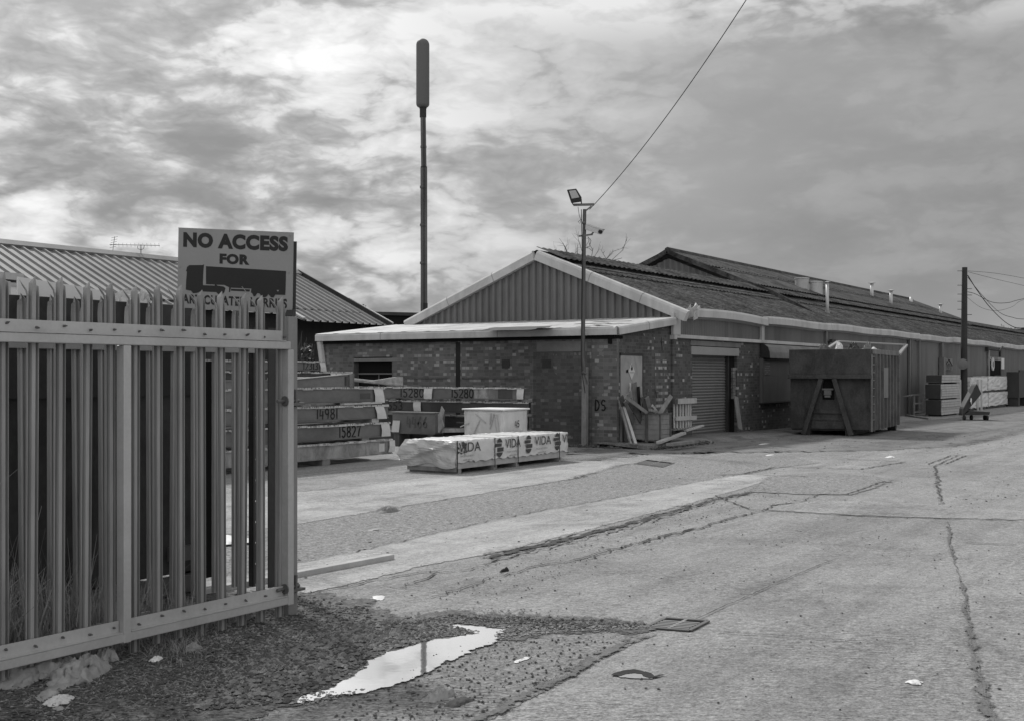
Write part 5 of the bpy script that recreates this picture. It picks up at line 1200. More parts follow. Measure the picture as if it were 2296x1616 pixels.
for i in range(na):
    for j in range(nb_): q = i * (nb_ + 1) + j; m.f.append((q, q + nb_ + 1, q + nb_ + 2, q + 1))
part('end_flap', m, WRAPG, vp)
m = M(); m.bb(x0 - .012, x0 + .0, y0 + .02, y1 - .0, .10, .40); part('end_sheet', m, WRAPG, vp)
m = M(); m.bb(x0 - .01, x0 + .03, y0 + .01, y1 - .01, .03, .11)
part('end_board', m, WOOD, vp)
for x_ in (x0 + .04, x0 + 1.07, x0 + 1.75, x1 - .32):
    m = M(); m.bb(x_, x_ + .09, y0 + .0, y1 - .02, .0, .074); part('bearer', m, WOOD, vp)
m = M()
for x_ in (x0 + 1.08, x0 + 1.80, x1 - .32): m.bb(x_, x_ + .016, y0 - .014, y0 - .008, .04, z1 + .004); m.bb(x_, x_ + .016, y0 - .014, y1 + .014, z1 + .003, z1 + .007)
m.bb(x0 - .004, x0 + .014, y0 - .016, y0 - .008, .02, z1)
part('strap', m, BLACK, vp)
def globe(cx_, cz, r_, o_par, sh=0.0):
    m = M(); yy_ = y0 - .016
    rows = [(.95, .52, -.15, .35), (.42, .10, -.62, .38), (.0, -.42, -.30, .72), (-.52, -.98, 0, 0)]
    for i, (a_, b_, l_, r2) in enumerate(rows):
        if i == 3: pts = [(-.55, a_), (.60, a_), (.42, -.78), (.12, b_), (-.15, b_), (-.42, -.78)]
        elif i == 0: pts = [(-.45, b_), (.55, b_), (.40, .76), (.12, a_), (-.12, a_), (-.35, .76)]
        else: pts = [(l_ - .15, b_), (r2, b_), (r2 + .04, a_), (l_ - .12, a_)]
        m.poly([(cx_ + p_ * r_, yy_, cz + q_ * r_) for p_, q_ in pts])
    return part('globe_mark', m, INK, o_par)
for i, (gx, tx0, txt, wdt) in enumerate(((None, x0 + .04, 'VIDA', .62), (x0 + 1.22, x0 + 1.40, 'VIDA', .48), (x0 + 2.14, x0 + 2.34, 'VIDA', .56), (x0 + 3.12, x0 + 3.30, 'VI', .20))):
    if gx: globe(gx, .365 if i == 1 else .38, .165, vp)
    lettering('printed_name', txt, INK, (tx0, y0 - .016, .345), XA, ZA, wdt, .155, vp, .0, .002)
    if i < 3:
        lettering('small_print', 'MADE IN SWEDEN', INKF, (tx0 + .05, y0 - .016, .265), XA, ZA, .38, .03, vp, .0, .002); lettering('small_print', 'www.vida.se', INKF, (tx0 + .12, y0 - .016, .205), XA, ZA, .26, .03, vp, .0, .002)
m = M(); rr = random.Random(6)
for i in range(16):
    c = Vector((x0 + .02 + rr.uniform(-.05, .22), y0 - .012, z1 - rr.uniform(0, .2))); m.poly([c, c + Vector((rr.uniform(.02, .09), -.01, rr.uniform(-.06, .02))), c + Vector((rr.uniform(-.02, .07), -.004, rr.uniform(-.09, -.02)))])
part('torn_corner', m, INK, vp)
m = M(); q = Vector((x0 - .118, y0 + .55, .40))
for i in range(3): m.poly([q + Vector((0, .16 - rr.uniform(0, .04), -.035 * i)), q + Vector((.012, -.14 + rr.uniform(0, .06), -.035 * i)), q + Vector((.01, -.14, -.035 * i - .012)), q + Vector((-.004, .16, -.035 * i - .012))])
part('label_print', m, INKF, vp)
wp = thing('wrapped_pallet', 'square pallet load in white wrap marked 45, behind the long timber pack', 'pallet load', (18.3, 12.3, 0))
m = cloth_box(18.26, 19.12, 12.27, 13.17, .12, .93, 9, 12, 12, 10, .010, .03, .0); part('wrapping', m, WRAP, wp, smooth=True)
m = M(); m.bb(18.22, 19.16, 12.23, 13.21, .925, .955); part('cover_sheet', m, WPANEL, wp, bevel=.01)
m = M(); m.bb(18.28, 19.1, 12.29, 13.15, .0, .12); part('pallet', m, WOOD, wp)
strokes('number', '45', NUMB, (18.66, 12.255, .60), XA, ZA, .07, .12, wp, .018, .1)
m = M(); rr = random.Random(5)
for i in range(12): 
    y_ = 12.3 + rr.random() * .8; z_ = rr.uniform(.25, .9); m.beam((18.245, y_, z_), (18.24, y_ + rr.uniform(-.25, .25), z_ - rr.uniform(.05, .3)), .012, .02)
m.beam((18.24, 12.42, .85), (18.245, 12.33, .2), .03, .05); part('wrap_crease', m, WRAPG, wp)

# ---------------------------------------------------------------- crate of scrap timber and pallets by the side door
CX0, CX1, CY0, CY1, CZ0, CZ1 = 23.05, 23.66, 11.36, 12.20, .17, .73
cr = thing('timber_crate', 'old wooden crate full of scrap boards by the side door', 'crate', (CX0, CY0, .09))
m = M(); nb = 5; hh = (CZ1 - CZ0) / nb; rr = random.Random(2)
for i in range(nb):
    z0 = CZ0 + i * hh
    m.bb(CX0, CX0 + .02, CY0, CY1, z0 + .004, z0 + hh - .004); m.bb(CX0 + .02, CX1, CY0, CY0 + .02, z0 + .004, z0 + hh - .004)
    m.bb(CX0, CX0 + .02, CY0, CY1, z0, z0 + .001)
    m.bb(CX1 - .02, CX1, CY0 + .02, CY1, z0 + .004, z0 + hh - .004); m.bb(CX0 + .02, CX1 - .02, CY1 - .02, CY1, z0 + .004, z0 + hh - .004)
m.bb(CX0 + .02, CX1 - .02, CY0 + .02, CY1 - .02, CZ0, CZ0 + .02)
part('boards', m, WOOD, cr)
m = M()
for y_ in (CY0 + .26, CY1 - .06): m.bb(CX0 - .02, CX0 - .001, y_, y_ + .07, CZ0 - .06, CZ1 + .02)
for x_ in (CX0 + .02, CX1 - .07): m.bb(x_, x_ + .06, CY0 - .02, CY0 - .001, CZ0 - .06, CZ1 + .01)
m.bb(CX0 - .02, CX1, CY0 - .021, CY0 - .001, CZ1 - .0, CZ1 + .03); m.bb(CX0 - .022, CX0 - .002, CY0, CY1, CZ1 - .0, CZ1 + .025)
part('battens', m, WOODD, cr)
m = M()
for y_ in (CY0 + .02, CY1 - .12): m.bb(CX0, CX1, y_, y_ + .09, .10, CZ0)
part('runners', m, WOODD, cr)
GS = 'scrap boards around the crate'
def board(a_, b_, Ya, Yb, wd, th, lb, mt_=WOOD, cat='board'):
    p, q = onY(a_[0], a_[1], Ya), onY(b_[0], b_[1], Yb); m = M(); m.beam(p, q, wd * 1.25, th, Vector((-.6, -.75, .2))); return solo('scrap_board', lb, cat, m, mt_, GS, bevel=.003)
board((1388.6, 897), (1414.5, 995), 12.15, 11.55, .035, .05, 'thinner of two laths leaning on the wall beside the crate', WOOD)
board((1393.5, 897), (1425, 995), 12.12, 11.5, .05, .06, 'paler of two laths leaning beside the crate', WOODP)
for a_, b_, y_, w_, lb, mt_ in (((1392, 888), (1415, 960), 12.0, .10, 'dark board at the crate end nearest the lamp pole', WOODD), ((1402, 898), (1428, 965), 11.95, .09, 'grey board leaning out of the crate towards the laths', WOOD),
        ((1401, 888), (1452, 926), 11.62, .07, 'long grey board slanting across the crate mouth', WOOD), ((1411, 897), (1440, 945), 11.75, .12, 'broad dark board under the slanting one', WOODD), ((1408, 882), (1420, 910), 12.05, .06, 'short stub standing behind the slanting board', WOOD),
        ((1422, 857), (1428, 930), 12.08, .10, 'tallest plain grey board standing upright in the crate', WOOD), ((1431, 866), (1436, 935), 12.0, .055, 'dark upright rail with bright edges in the crate', BLACK), ((1438, 866), (1441, 935), 12.0, .02, 'thin bright lath next to the dark upright', WOODP),
        ((1442, 888), (1450, 935), 11.9, .10, 'dark leaning slab in the middle of the crate', WOODD), ((1450, 890), (1461, 935), 11.85, .09, 'grey slab leaning just beyond the dark one', WOOD), ((1455, 918), (1474, 923), 11.65, .05, 'short board lying across the crate rim', WOOD), ((1462, 908), (1473, 922), 11.7, .05, 'small broken stick at the crate rim', WOODP),
        ((1505, 886), (1476, 932), 11.6, .08, 'board slanting out of the crate towards the pallet', WOOD), ((1494, 916), (1484, 935), 11.7, .06, 'short stump at the crate end nearest the pallet', WOODD)):
    board(a_, b_, y_, y_ + .05, w_, .025, lb, mt_)
# slatted pallet leaning by the shutter
pl = thing('pallet', 'slatted wooden pallet stood on edge between crate and shutter', 'pallet', onY(1512, 960, 11.95))
m = M(); 
for i, px_ in enumerate((1511.5, 1518, 1525, 1531, 1537.5, 1543, 1548)):
    p, q = onY(px_, 899, 12.12), onY(px_ + .5, 960, 11.92); m.beam(p, q, .05 + .012 * (i % 2), .03, YA)
part('slats', m, WOODP, pl)
for ya_, yb_, h_ in ((899, 897, .13), (937.5, 935, .10)):
    m = M(); p, q = onY(1512, ya_, 12.08 if ya_ < 920 else 11.97), onY(1558, yb_, 12.08 if ya_ < 920 else 11.97); m.beam(p - YA * .04, q - YA * .04, .03, h_); part('crossboard', m, WOODP, pl)
m = M(); 
for y_ in (899, 938): m.beam(onY(1511, y_, 12.02), onY(1518, y_, 12.02), .05, .12)
part('blocks', m, WOODD, pl)
def ground_board(a_, b_, za, zb, wd, th, lb, mt_=WOOD):
    p, q = G(a_[0], a_[1], za), G(b_[0], b_[1], zb); m = M(); m.beam(p, q, wd, th); return solo('scrap_board', lb, 'board', m, mt_, GS, bevel=.003)
ground_board((1477, 991), (1533, 970), .15, .25, .12, .05, 'bright thick plank resting slanted in front of the crate', WOODP)
ground_board((1500, 996), (1560, 989), .13, .13, .14, .06, 'grey plank flat on the ground in front of the crate', WOOD)
ground_board((1506, 963), (1573, 954), .30, .34, .10, .04, 'thin plank lying from the crate towards the shutter', WOOD)
ground_board((1537, 965), (1576, 953), .28, .38, .08, .04, 'pale plank end pointing at the shutter', WOODP)
ground_board((1500, 958), (1530, 968), .35, .2, .10, .04, 'short dark plank half under the pile', WOODD)
m = M(); p, q = onY(1650, 888, 12.2), onY(1660, 962, 12.02); m.beam(p, q, .24, .03, YA); solo('loose_board', 'weathered board leaning at the shutter edge by the peeling jamb', 'board', m, WOOD, GS)
# rubble along the foot of the wall
m = M(); rr = random.Random(12)
for i in range(420):
    if rr.random() < .6: c = Vector((rr.uniform(22.3, 25.2), rr.gauss(11.15, .07), rr.uniform(0, .06)))
    else: c = Vector((rr.gauss(22.45, .12), rr.uniform(11.9, 13.4), rr.uniform(0, .02)))
    s_ = rr.uniform(.015, .07); m.box(c, s_ * 1.6, s_, s_ * .6, Matrix.Rotation(rr.uniform(0, 6), 3, Vector((rr.uniform(-1, 1), rr.uniform(-1, 1), 1)).normalized()))
stuff('rubble', m, WOODD)

# ---------------------------------------------------------------- hook-lift skip
wv_ = FL(.47, -.883).normalized(); lv_ = FL(.883, .47).normalized()     # across (right to left) and along (away)
SN = FL(30.1, 9.3); SW, SLn, Z0, Z1 = 2.12, 4.1, .13, 2.27
def S(a_, l_, z_): return SN + wv_ * a_ + lv_ * l_ + ZA * z_            # a from the near right corner leftwards, l away
sk = thing('skip', 'big dark roll-on skip with A-frame front, ladder and ribbed side', 'skip', S(1, 1, 0))
def sbox(m, a0, a1, l0, l1, z0, z1):
    m.box8([S(a1, l0, z0), S(a0, l0, z0), S(a0, l1, z0), S(a1, l1, z0), S(a1, l0, z1), S(a0, l0, z1), S(a0, l1, z1), S(a1, l1, z1)]); return m
m = M(); sbox(m, 0, SW, .14, .20, Z0 + .03, 1.60); sbox(m, 0, SW, .0, .2, 1.62, Z1); part('front_panel', m, SKIPM, sk, bevel=.01)
m = M(); sbox(m, -.02, SW + .03, -.04, .14, 1.50, 1.62); part('front_beam', m, SKIPM, sk, bevel=.01)
m = M(); sbox(m, .06, .10, .2, SLn, Z0, Z1 - .1); sbox(m, SW - .06, SW - .02, .2, SLn, Z0, Z1); sbox(m, .1, SW - .06, .2, SLn, Z0, Z0 + .06); sbox(m, .06, SW - .02, SLn - .05, SLn, Z0, Z1 - .1); part('body', m, SKIPM, sk)
m = M(); sbox(m, -.03, .12, .2, SLn + .03, Z1 - .13, Z1); sbox(m, SW - .08, SW + .03, .2, SLn, Z1 - .12, Z1); part('top_rail', m, SKIPR, sk, bevel=.008)
rb0 = None
for i in range(8):
    l_ = .62 + i * (SLn - .66) / 7
    m = M(); sbox(m, -.05, .06, l_, l_ + .06, Z0 + .02, Z1 - .13); part('rib', m, SKIPR, sk)
m = M()
for l_ in (.02, .34): sbox(m, -.055, -.01, l_, l_ + .045, Z0, Z1 - .14)
for i in range(9): z_ = .42 + i * .205; sbox(m, -.05, -.02, .065, .34, z_, z_ + .025)
part('ladder', m, SKIPR, sk)
c = SW / 2 + .05
for a0, a1 in ((c + .16, c + .62), (c - .18, c - .62)):
    m = M(); m.beam(S(a0, .05, 1.50), S(a1, .02, .02), .12, .16, lv_); part('hook_frame', m, SKIPM, sk, bevel=.008)
m = M(); sbox(m, c - .16, c + .15, .13, .139, .95, 1.50); part('hook_recess', m, VOID, sk)
m = M(); sbox(m, c - .10, c + .10, .04, .13, 1.06, 1.24); sbox(m, c - .08, c + .08, .02, .12, 1.0, 1.06); m.tube([S(c - .16, .06, 1.22), S(c + .15, .06, 1.22)], .028, 10); part('hook_bar', m, BOARD, sk, bevel=.02)
m = M(); sbox(m, c - .45, c + .45, .10, .139, .58, .66); sbox(m, c - .43, c + .43, .09, .139, .40, .47); sbox(m, c - .44, c + .44, .11, .139, .18, .40); part('cross_plate', m, SKIPM, sk, bevel=.006)
m = M()
for a_ in (c + .52, c - .52): sbox(m, a_ - .06, a_ + .06, .05, SLn - .1, .0, Z0 + .03)
part('skid_rail', m, DARKM, sk)
m = M()
for a_ in (.1, SW - .25): m = M(); m.tube([S(a_ - .1, SLn - .35, .12), S(a_ + .12, SLn - .35, .12)], .12, 14); sbox(m, a_ - .05, a_ + .2, SLn - .5, SLn - .2, .12, .3); part('roller', m, RUBBER, sk)
m = M(); sbox(m, -.052, -.046, 1.60, 2.25, .98, 1.80); part('notice_panel', m, CLAD, sk)
lettering('stencil', 'ASSN.7807', FAINT, S(SW - .22, -.042, 1.545), -wv_, ZA, .42, .04, sk, .0)
# net frame raised over the top: two arms and a bar
m = M(); 
pA_, pB_ = atD(1879, 766, 33.2), atD(2032, 774, 34.4)
m.tube([pA_, pB_], .032, 8); m.beam(pA_, S(1.30, .35, Z1 - .05), .09, .04); m.beam(pB_, S(-.02, SLn - .05, Z1 - .1), .10, .05)
part('net_frame', m, MIDG, sk)
GSK = 'rubbish heaped in the skip'
rr = random.Random(21)
for (a_, l_, sx, sy, sz, lb, mt_) in ((1.30, .5, .5, .35, .16, 'dark board end showing over the skip rim nearest the shutter', WOODD), (.92, .6, .25, .25, .22, 'crumpled white sheet on the skip rim', WPANEL), (.62, .9, .6, .3, .20, 'dark cloth heap in the middle of the skip', DARKM), (.30, 1.2, .3, .2, .22, 'grey board stub beside the cloth heap in the skip', WOOD), (.35, 2.4, .7, .25, .10, 'pale panel lying far back in the skip', WPANEL), (.0 + .4, 1.7, .5, .3, .12, 'small pale scraps near the skip ladder', WOODP)):
    q = S(a_, l_, Z1 - .06); m = crumple((q.x, q.y, Z1 - .08), sx, sy, sz + .08, int(a_ * 100), 6); solo('skip_rubbish', lb, 'rubbish', m, mt_, GSK)
m = M(); sbox(m, .1, SW - .1, .22, SLn - .1, .3, Z1 - .12); part('rubbish_fill', m, DARKM, sk)
# ---------------------------------------------------------------- goods along the long wall
def stack_on(x0, x1, y0, y1, tiers, name, labels, cat, grp, mside, mend):
    z = 0
    for (z0, z1, dx_), lb in zip(tiers, labels):
        t = thing(name, lb, cat, (x0, y0, z0), grp); rr = random.Random(lb)
        m = M(); n = max(3, int((z1 - z0) / .085)); h_ = (z1 - z0) / n
        for i in range(n):
            a_ = rr.uniform(-.012, .012); m.bb(x0 + dx_ + .02 + a_, x1 + dx_ + rr.uniform(-.12, .12), y0 + rr.uniform(-.03, .03), y1, z0 + i * h_ + .010, z0 + (i + 1) * h_)
        part('boards', m, mside, t)
        m = M(); m.bb(x0 + dx_ - .01, x0 + dx_ + .02, y0 + .02, y1 - .02, z0 + .01, z1 - .005); part('end_cover', m, mend, t)
bc = G(2111, 933); X_, Y_ = bc.x, bc.y
x1 = 49.6
stack_on(X_, x1, Y_, 11.45, [(.05, .63, 0), (.68, 1.24, -.05), (1.30, 1.60, .10)], 'timber_stack', ['bottom pack of the boards stacked before the utility pole', 'middle pack of the boards stacked before the utility pole', 'thin top pack of the boards stacked before the utility pole'], 'timber stack', 'boards stacked before the pole', WOODP, DARKM)
for i, (z0, z1) in enumerate(((0, .05), (.63, .68), (1.24, 1.30))):
    for x_, wh_ in ((X_ + .3, 'cage end'), (X_ + 2.6, 'pole end')):
        m = M(); m.bb(x_, x_ + .1, Y_ + .03, 11.4, z0, z1); solo('stack_bearer', ['bearer on the ground under the stacked boards, ', 'bearer between bottom and middle board packs, ', 'bearer under the thin top board pack, '][i] + wh_, 'bearer', m, WOODD, 'bearers of the board stack')
# utility pole, mirror and wires
pb = Vector((53.9, 11.6, 0)); DP = CT * pb.x + ST * pb.y
up_ = thing('utility_pole', 'dark wooden utility pole with climbing pegs by the long wall', 'pole', pb)
tp_ = atD(2163, 600, DP)
m = M(); m.tube([(pb.x, pb.y, -.1), (pb.x - .03, pb.y, 3), (tp_.x, tp_.y, tp_.z)], [.15, .14, .115], 12); part('shaft', m, POLEW, up_)
m = M()
for i, y_ in enumerate((608, 640, 660, 676, 694, 706, 728, 648, 662)):
    s_ = -1 if i < 5 else 1; c = atD(2163, y_, DP); m.tube([c, c + FL(0, s_ * .32)], .016, 5)
part('peg', m, BOLT, up_)
cm = atD(2158, 816, DP - .3); mr = thing('round_mirror', 'pale round mirror fixed to the utility pole', 'mirror', cm)
m = M(); ax = FL(-1, -.1).normalized(); m.tube([cm + ax * .02, cm + ax * .05], .235, 20); m.tube([cm + ax * .05, cm + ax * .07], [.22, .12], 20); part('disc', m, CLAD, mr)
m = M(); m.beam(cm - ax * .0 + FL(0, .1), cm + FL(.25, .12), .05, .05); part('bracket', m, BOLT, mr)
def wire(pts, lb, r_=.012):
    w_ = [atD(x_, y_, DP + dd) for x_, y_, dd in pts]; out = []
    for i in range(len(w_) - 1):
        for j in range(6): 
            t = j / 6; p0 = w_[max(i - 1, 0)]; p1 = w_[i]; p2 = w_[i + 1]; p3 = w_[min(i + 2, len(w_) - 1)]
            out.append(.5 * ((2 * p1) + (p2 - p0) * t + (2 * p0 - 5 * p1 + 4 * p2 - p3) * t * t + (3 * p1 - p0 - 3 * p2 + p3) * t ** 3))
    out.append(w_[-1]); m = M(); m.tube(out, r_, 4); solo('wire', lb, 'wire', m, RUBBER, 'wires from the utility pole')
wire([(2170, 608, 0), (2230, 613, 4), (2300, 625, 8), (2400, 645, 14)], 'highest thin wire running off the utility pole', .008)
wire([(2170, 610, 0), (2240, 628, 4), (2300, 642, 8), (2400, 668, 14)], 'second thin wire from the top of the utility pole', .008)
wire([(2170, 618, 0), (2190, 650, 3), (2222, 692, 6), (2262, 728, 9), (2300, 737, 12), (2400, 735, 16)], 'thick low-hanging cable from the pole top', .022)
wire([(2170, 622, 0), (2200, 660, 3), (2240, 700, 6), (2270, 712, 9), (2300, 716, 12), (2400, 716, 16)], 'second sagging cable just above the lowest one', .014)
wire([(2170, 655, 0), (2188, 660, 2), (2225, 678, 5), (2260, 679, 8), (2292, 671, 11), (2400, 650, 16)], 'wire looping from the middle of the pole', .014)
wire([(2170, 668, 0), (2200, 690, 3), (2235, 697, 6), (2270, 688, 9), (2296, 672, 12), (2400, 640, 16)], 'faint low loop of wire under the middle one', .008)
# warning sign and notices on the wall
pz = onY(2125, 816, YL - .03); h1 = (onY(2125, 804, YL).z - onY(2125, 829, YL).z)
ws = thing('warning_sign', 'square warning sign with black triangle on the wall near the round mirror', 'sign', pz)
a0, a1 = onY(2115.6, 829, YL - .04), onY(2135, 804, YL - .04)
m = M(); m.bb(a0.x, a1.x, YL - .05, YL - .035, a0.z, a1.z); part('plate', m, CANV, ws)
w_ = a1.x - a0.x; hz = a1.z - a0.z; m = M()
def pp(u_, v_, d_=.053): return Vector((a0.x + w_ * u_, YL - d_, a0.z + hz * v_))
for q0, q1 in (((.12, .36), (.55, .93)), ((.55, .93), (.95, .36)), ((.95, .36), (.12, .36))): m.beam(pp(*q0), pp(*q1), .006, .06, YA)
m.poly([pp(.3, .42), pp(.8, .42), pp(.62, .6), pp(.45, .55)]); m.poly([pp(.05, .6), pp(.28, .62), pp(.3, .85), pp(.06, .9)])
for u_ in (.1, .42, .7): m.poly([pp(u_, .10), pp(u_ + .22, .10), pp(u_ + .22, .17), pp(u_, .17)])
part('triangle_symbol', m, BLACK, ws)
m = M(); m.bb(a0.x - .001, a1.x + .001, YL - .0521, YL - .0505, a0.z + hz * .25, a0.z + hz * .29); part('rule', m, BOARD, ws)
a0, a1 = onY(2244, 827, YL - .04), onY(2251, 803, YL - .04); m = M(); m.bb(a0.x, a1.x, YL - .06, YL - .03, a0.z, a1.z); nb_ = solo('wall_notice', 'narrow white notice on the wall just past the dark doorway', 'notice', m, WPANEL)
a0 = onY(2225, 816, YL - .12); m = M(); m.tube([a0, a0 - YA * .05], .33, 18, True); hr = solo('hose_reel', 'pale round reel hanging in the dark doorway', 'reel', m, PAPER); m = M(); m.tube([a0 - YA * .051, a0 - YA * .06], .16, 14); part('drum', m, CANV, hr)
# shrink-wrapped packs, two tiers, going away along the wall
def wrap_pack(px0, px1, ybase, z0, z1, yf, dep, lb, seed, mt_=WRAP):
    p0, p1 = onY(px0, 880, yf), onY(px1, 880, yf)
    m = cloth_box(p0.x, p1.x, yf, yf + dep, z0, z1, seed, 12, 6, 8, .03, .04, .02); t = thing('wrapped_pack', lb, 'wrapped pack', (p0.x, yf, z0), 'shrink-wrapped packs by the long wall')
    part('wrapping', m, mt_, t); m = M(); m.bb(p0.x + .1, p1.x - .1, yf + .06, yf + dep, max(0, z0 - .08), z0 + .02); part('pallet', m, WOODD, t)
YWp = 11.45
wrap_pack(2178, 2215, 0, .10, .76, YWp, .72, 'near lower shrink-wrapped pack behind the tilted trolley', 1)
wrap_pack(2176, 2214, 0, .84, 1.49, YWp, .72, 'near upper shrink-wrapped pack beside the utility pole', 2)
wrap_pack(2217, 2259, 0, .10, .77, YWp + .05, .7, 'far lower glossy wrapped pack under the doorway', 3)
wrap_pack(2216, 2258, 0, .86, 1.53, YWp + .05, .7, 'far upper glossy wrapped pack under the doorway', 4)
wrap_pack(2262, 2330, 0, .14, .80, YWp + .1, .7, 'lower board pack beyond the glossy packs', 5, CANV)
wrap_pack(2262, 2330, 0, .90, 1.58, YWp + .1, .7, 'upper board pack beyond the glossy packs', 6, CANV)
q0 = onY(2286, 900, YWp - .52); m = M(); m.bb(q0.x, q0.x + 2.6, YWp - .5, YWp + .1, .45, 1.75); m.bb(q0.x + .1, q0.x + 2.5, YWp - .52, YWp - .45, 1.75, 1.85)
for x_ in (q0.x + .1, q0.x + 2.1): m.bb(x_, x_ + .4, YWp - .45, YWp + .0, 0, .45)
dbn = solo('dark_bin', 'black machine standing last along the long wall', 'machine', m, DARKM)
# two pale bollard posts, tilted trolley
for px_, lb in ((2194, 'white upright rail touching the tilted trolley panel'), (2202, 'white upright rail before the wrapped packs, clear of the trolley'), (2148, 'white upright rail against the stacked boards'), (2154, 'second thin white rail beside the utility pole')):
    y1_ = 920 if px_ > 2160 else 925; p = G(px_, y1_ - 1); dd = CT * p.x + ST * p.y; m = M(); z1 = atD(px_, 850 if px_ > 2160 else 851, dd).z; m.bb(p.x, p.x + .10, p.y, p.y + .07, 0, z1); solo('white_rail', lb, 'rail', m, WHITE, 'white upright rails')
tr_ = thing('tilt_trolley', 'dark trolley with a tilted flat panel, in front of the wrapped packs', 'trolley', G(2172, 934))
p0 = G(2160, 932, .15); dd = CT * p0.x + ST * p0.y
def td(x_, y_, o_=0): return atD(x_, y_, dd + o_)
m = M(); m.prism([td(2159, 931), td(2169, 920), td(2201, 882), td(2199, 878), td(2191, 860), td(2187, 863), td(2160, 915)], FL(.5, .05)); part('panel', m, DARKM, tr_, bevel=.01)
m = M(); m.prism([td(2161, 912), td(2189, 860), td(2190, 861), td(2162, 915)], FL(.52, .05)); part('panel_edge', m, CLADD, tr_)
m = M(); m.prism([td(2160, 930), td(2218, 929), td(2220, 923), td(2175, 920)], FL(.8, .08)); part('deck', m, DARKM, tr_)
m = M()
for x_ in (2160, 2176, 2206, 2211): c = td(x_, 932, .2 if x_ in (2176, 2206) else .0); c.z = .09; m.tube([c, c + FL(.0, .06)], .09, 12)
part('wheel', m, RUBBER, tr_)
m = M(); m.box(td(2178, 899, -.02), .2, .02, .16, Matrix.Rotation(.6, 3, 'Y')); part('sticker', m, WPANEL, tr_)
# leaning white post and cage frame right of the skip
p = G(2036, 929); dd = CT * p.x + ST * p.y
wpst = thing('white_post', 'white post with black bands standing past the skip', 'post', p)
m = M(); m.beam(atD(2036, 929, dd), atD(2041, 830, dd), .13, .13); part('shaft', m, WHITE, wpst, bevel=.01)
m = M()
for y_ in (839, 878): m.beam(atD(2040.6 - (y_ - 839) * .05, y_ + 1, dd), atD(2040.6 - (y_ - 839) * .05, y_ - 1, dd), .137, .137)
part('band', m, BLACK, wpst)
m = M(); m.beam(atD(2018, 926, dd + .3), atD(2040, 924, dd + .1), .5, .12); part('foot', m, FLASH, wpst)
p = G(2052, 931); dd = CT * p.x + ST * p.y
cg = thing('cage_frame', 'small open grey metal cage frame right of the white post', 'frame', p)
m = M()
for a_, b_ in (((2050, 884), (2049, 934)), ((2062, 884), (2062, 926)), ((2074.5, 884), (2076, 932)), ((2050, 884), (2075, 884)), ((2049, 904), (2075, 902)), ((2049, 923), (2075, 921)), ((2020, 889), (2050, 884))): m.beam(atD(*a_, dd), atD(*b_, dd), .05, .05)
part('bars', m, FLASH, cg)
m = M(); m.beam(G(2032, 930, .03), G(2085, 938, .03), .12, .06); solo('ground_pole', 'pale pole lying on the yard under the cage frame', 'pole', m, FLASH)
# dashed mark on the yard, far right
for i, (a_, b_) in enumerate(((2222, 2238), (2251, 2266), (2280, 2299))):
    m = M(); m.poly([G(a_, 938.6, .008), G(b_, 938.0, .008), G(b_, 936.0, .008), G(a_, 936.4, .008)]); struct('road_marking', m, PALE)
m = M(); m.poly([G(2160, 938.6, .008), G(2215, 938.4, .008), G(2215, 937.2, .008), G(2160, 937.2, .008)]); struct('road_marking', m, PALE)
# pipe gantry over the far roof
dd = 112; pg = thing('pipe_gantry', 'dark pipe gantry above the far end of the roof', 'gantry', atD(2296, 840, dd)); m = M()
for a_, b_ in (((2226, 742), (2420, 740)), ((2260, 756), (2420, 756)), ((2280, 760), (2420, 761))): m.tube([atD(*a_, dd), atD(*b_, dd)], .16, 8)
part('pipes', m, DARKM, pg); m = M()
for x_ in (2293, 2330): m.tube([Vector((atD(x_, 800, dd).x, atD(x_, 800, dd).y, 0)), atD(x_, 735, dd)], .14, 8)
part('legs', m, DARKM, pg)
rr = random.Random(77)
dt = thing('distant_tree', 'hazy crown of a distant tree under the pipe gantry', 'tree', atD(2245, 840, 150)); m = M(); c0 = atD(2247, 752, 150)
for i in range(500):
    q = c0 + Vector((rr.gauss(0, 1.1), rr.gauss(0, 1.1), rr.gauss(0, .5))); s_ = rr.uniform(.1, .25); a_ = Vector((rr.uniform(-1, 1), rr.uniform(-1, 1), rr.uniform(-1, 1))).normalized(); b_ = a_.orthogonal().normalized(); m.poly([q - a_ * s_, q + b_ * s_ * .5, q + a_ * s_, q - b_ * s_ * .5])
part('crown', m, mat('distant twigs', .2, .3), dt); m = M(); m.tube([(c0.x, c0.y, 0), c0], [.3, .12], 7); part('trunk', m, BARK, dt)

# ---------------------------------------------------------------- loose things on the ground
m = M(); p, q = G(440, 1328, .023), G(877, 1247, .023); m.beam(p, q, .08, .046); solo('timber_length', 'long squared timber lying on the yard behind the gate', 'timber', m, WOODP, bevel=.004)
def litter_(o): o.data.polygons.foreach_set('use_smooth', [True] * len(o.data.polygons)); return o
def litter(name, lb, cat, px_, py_, sx, sy, sz, seed, mt_, n=7, z=.0, rot=0):
    c = G(px_, py_, z); m = crumple((0, 0, z), sx, sy, sz, seed, n); rm = Matrix.Rotation(rot, 3, 'Z'); m.v = [rm @ v + Vector((c.x, c.y, 0)) for v in m.v]
    return litter_(solo(name, lb, cat, m, mt_))
litter('cloth_scrap', 'crumpled grey rag on the asphalt beyond the gate post', 'rag', 868, 1147, .34, .2, .07, 1, WOOD, 9)
litter('clear_bag', 'faint clear film scrap on the asphalt nearer than the rag', 'plastic film', 848, 1188, .20, .12, .02, 2, BAG, 7)
litter('flat_paper', 'small bright card lying at the edge of the dirt', 'card', 848, 1341, .17, .09, .012, 3, WPANEL, 3, 0, .6)
litter('foil_bag', 'torn glossy plastic bag at the near end of the puddle', 'bag', 985, 1562, .22, .12, .045, 4, BAG, 10)
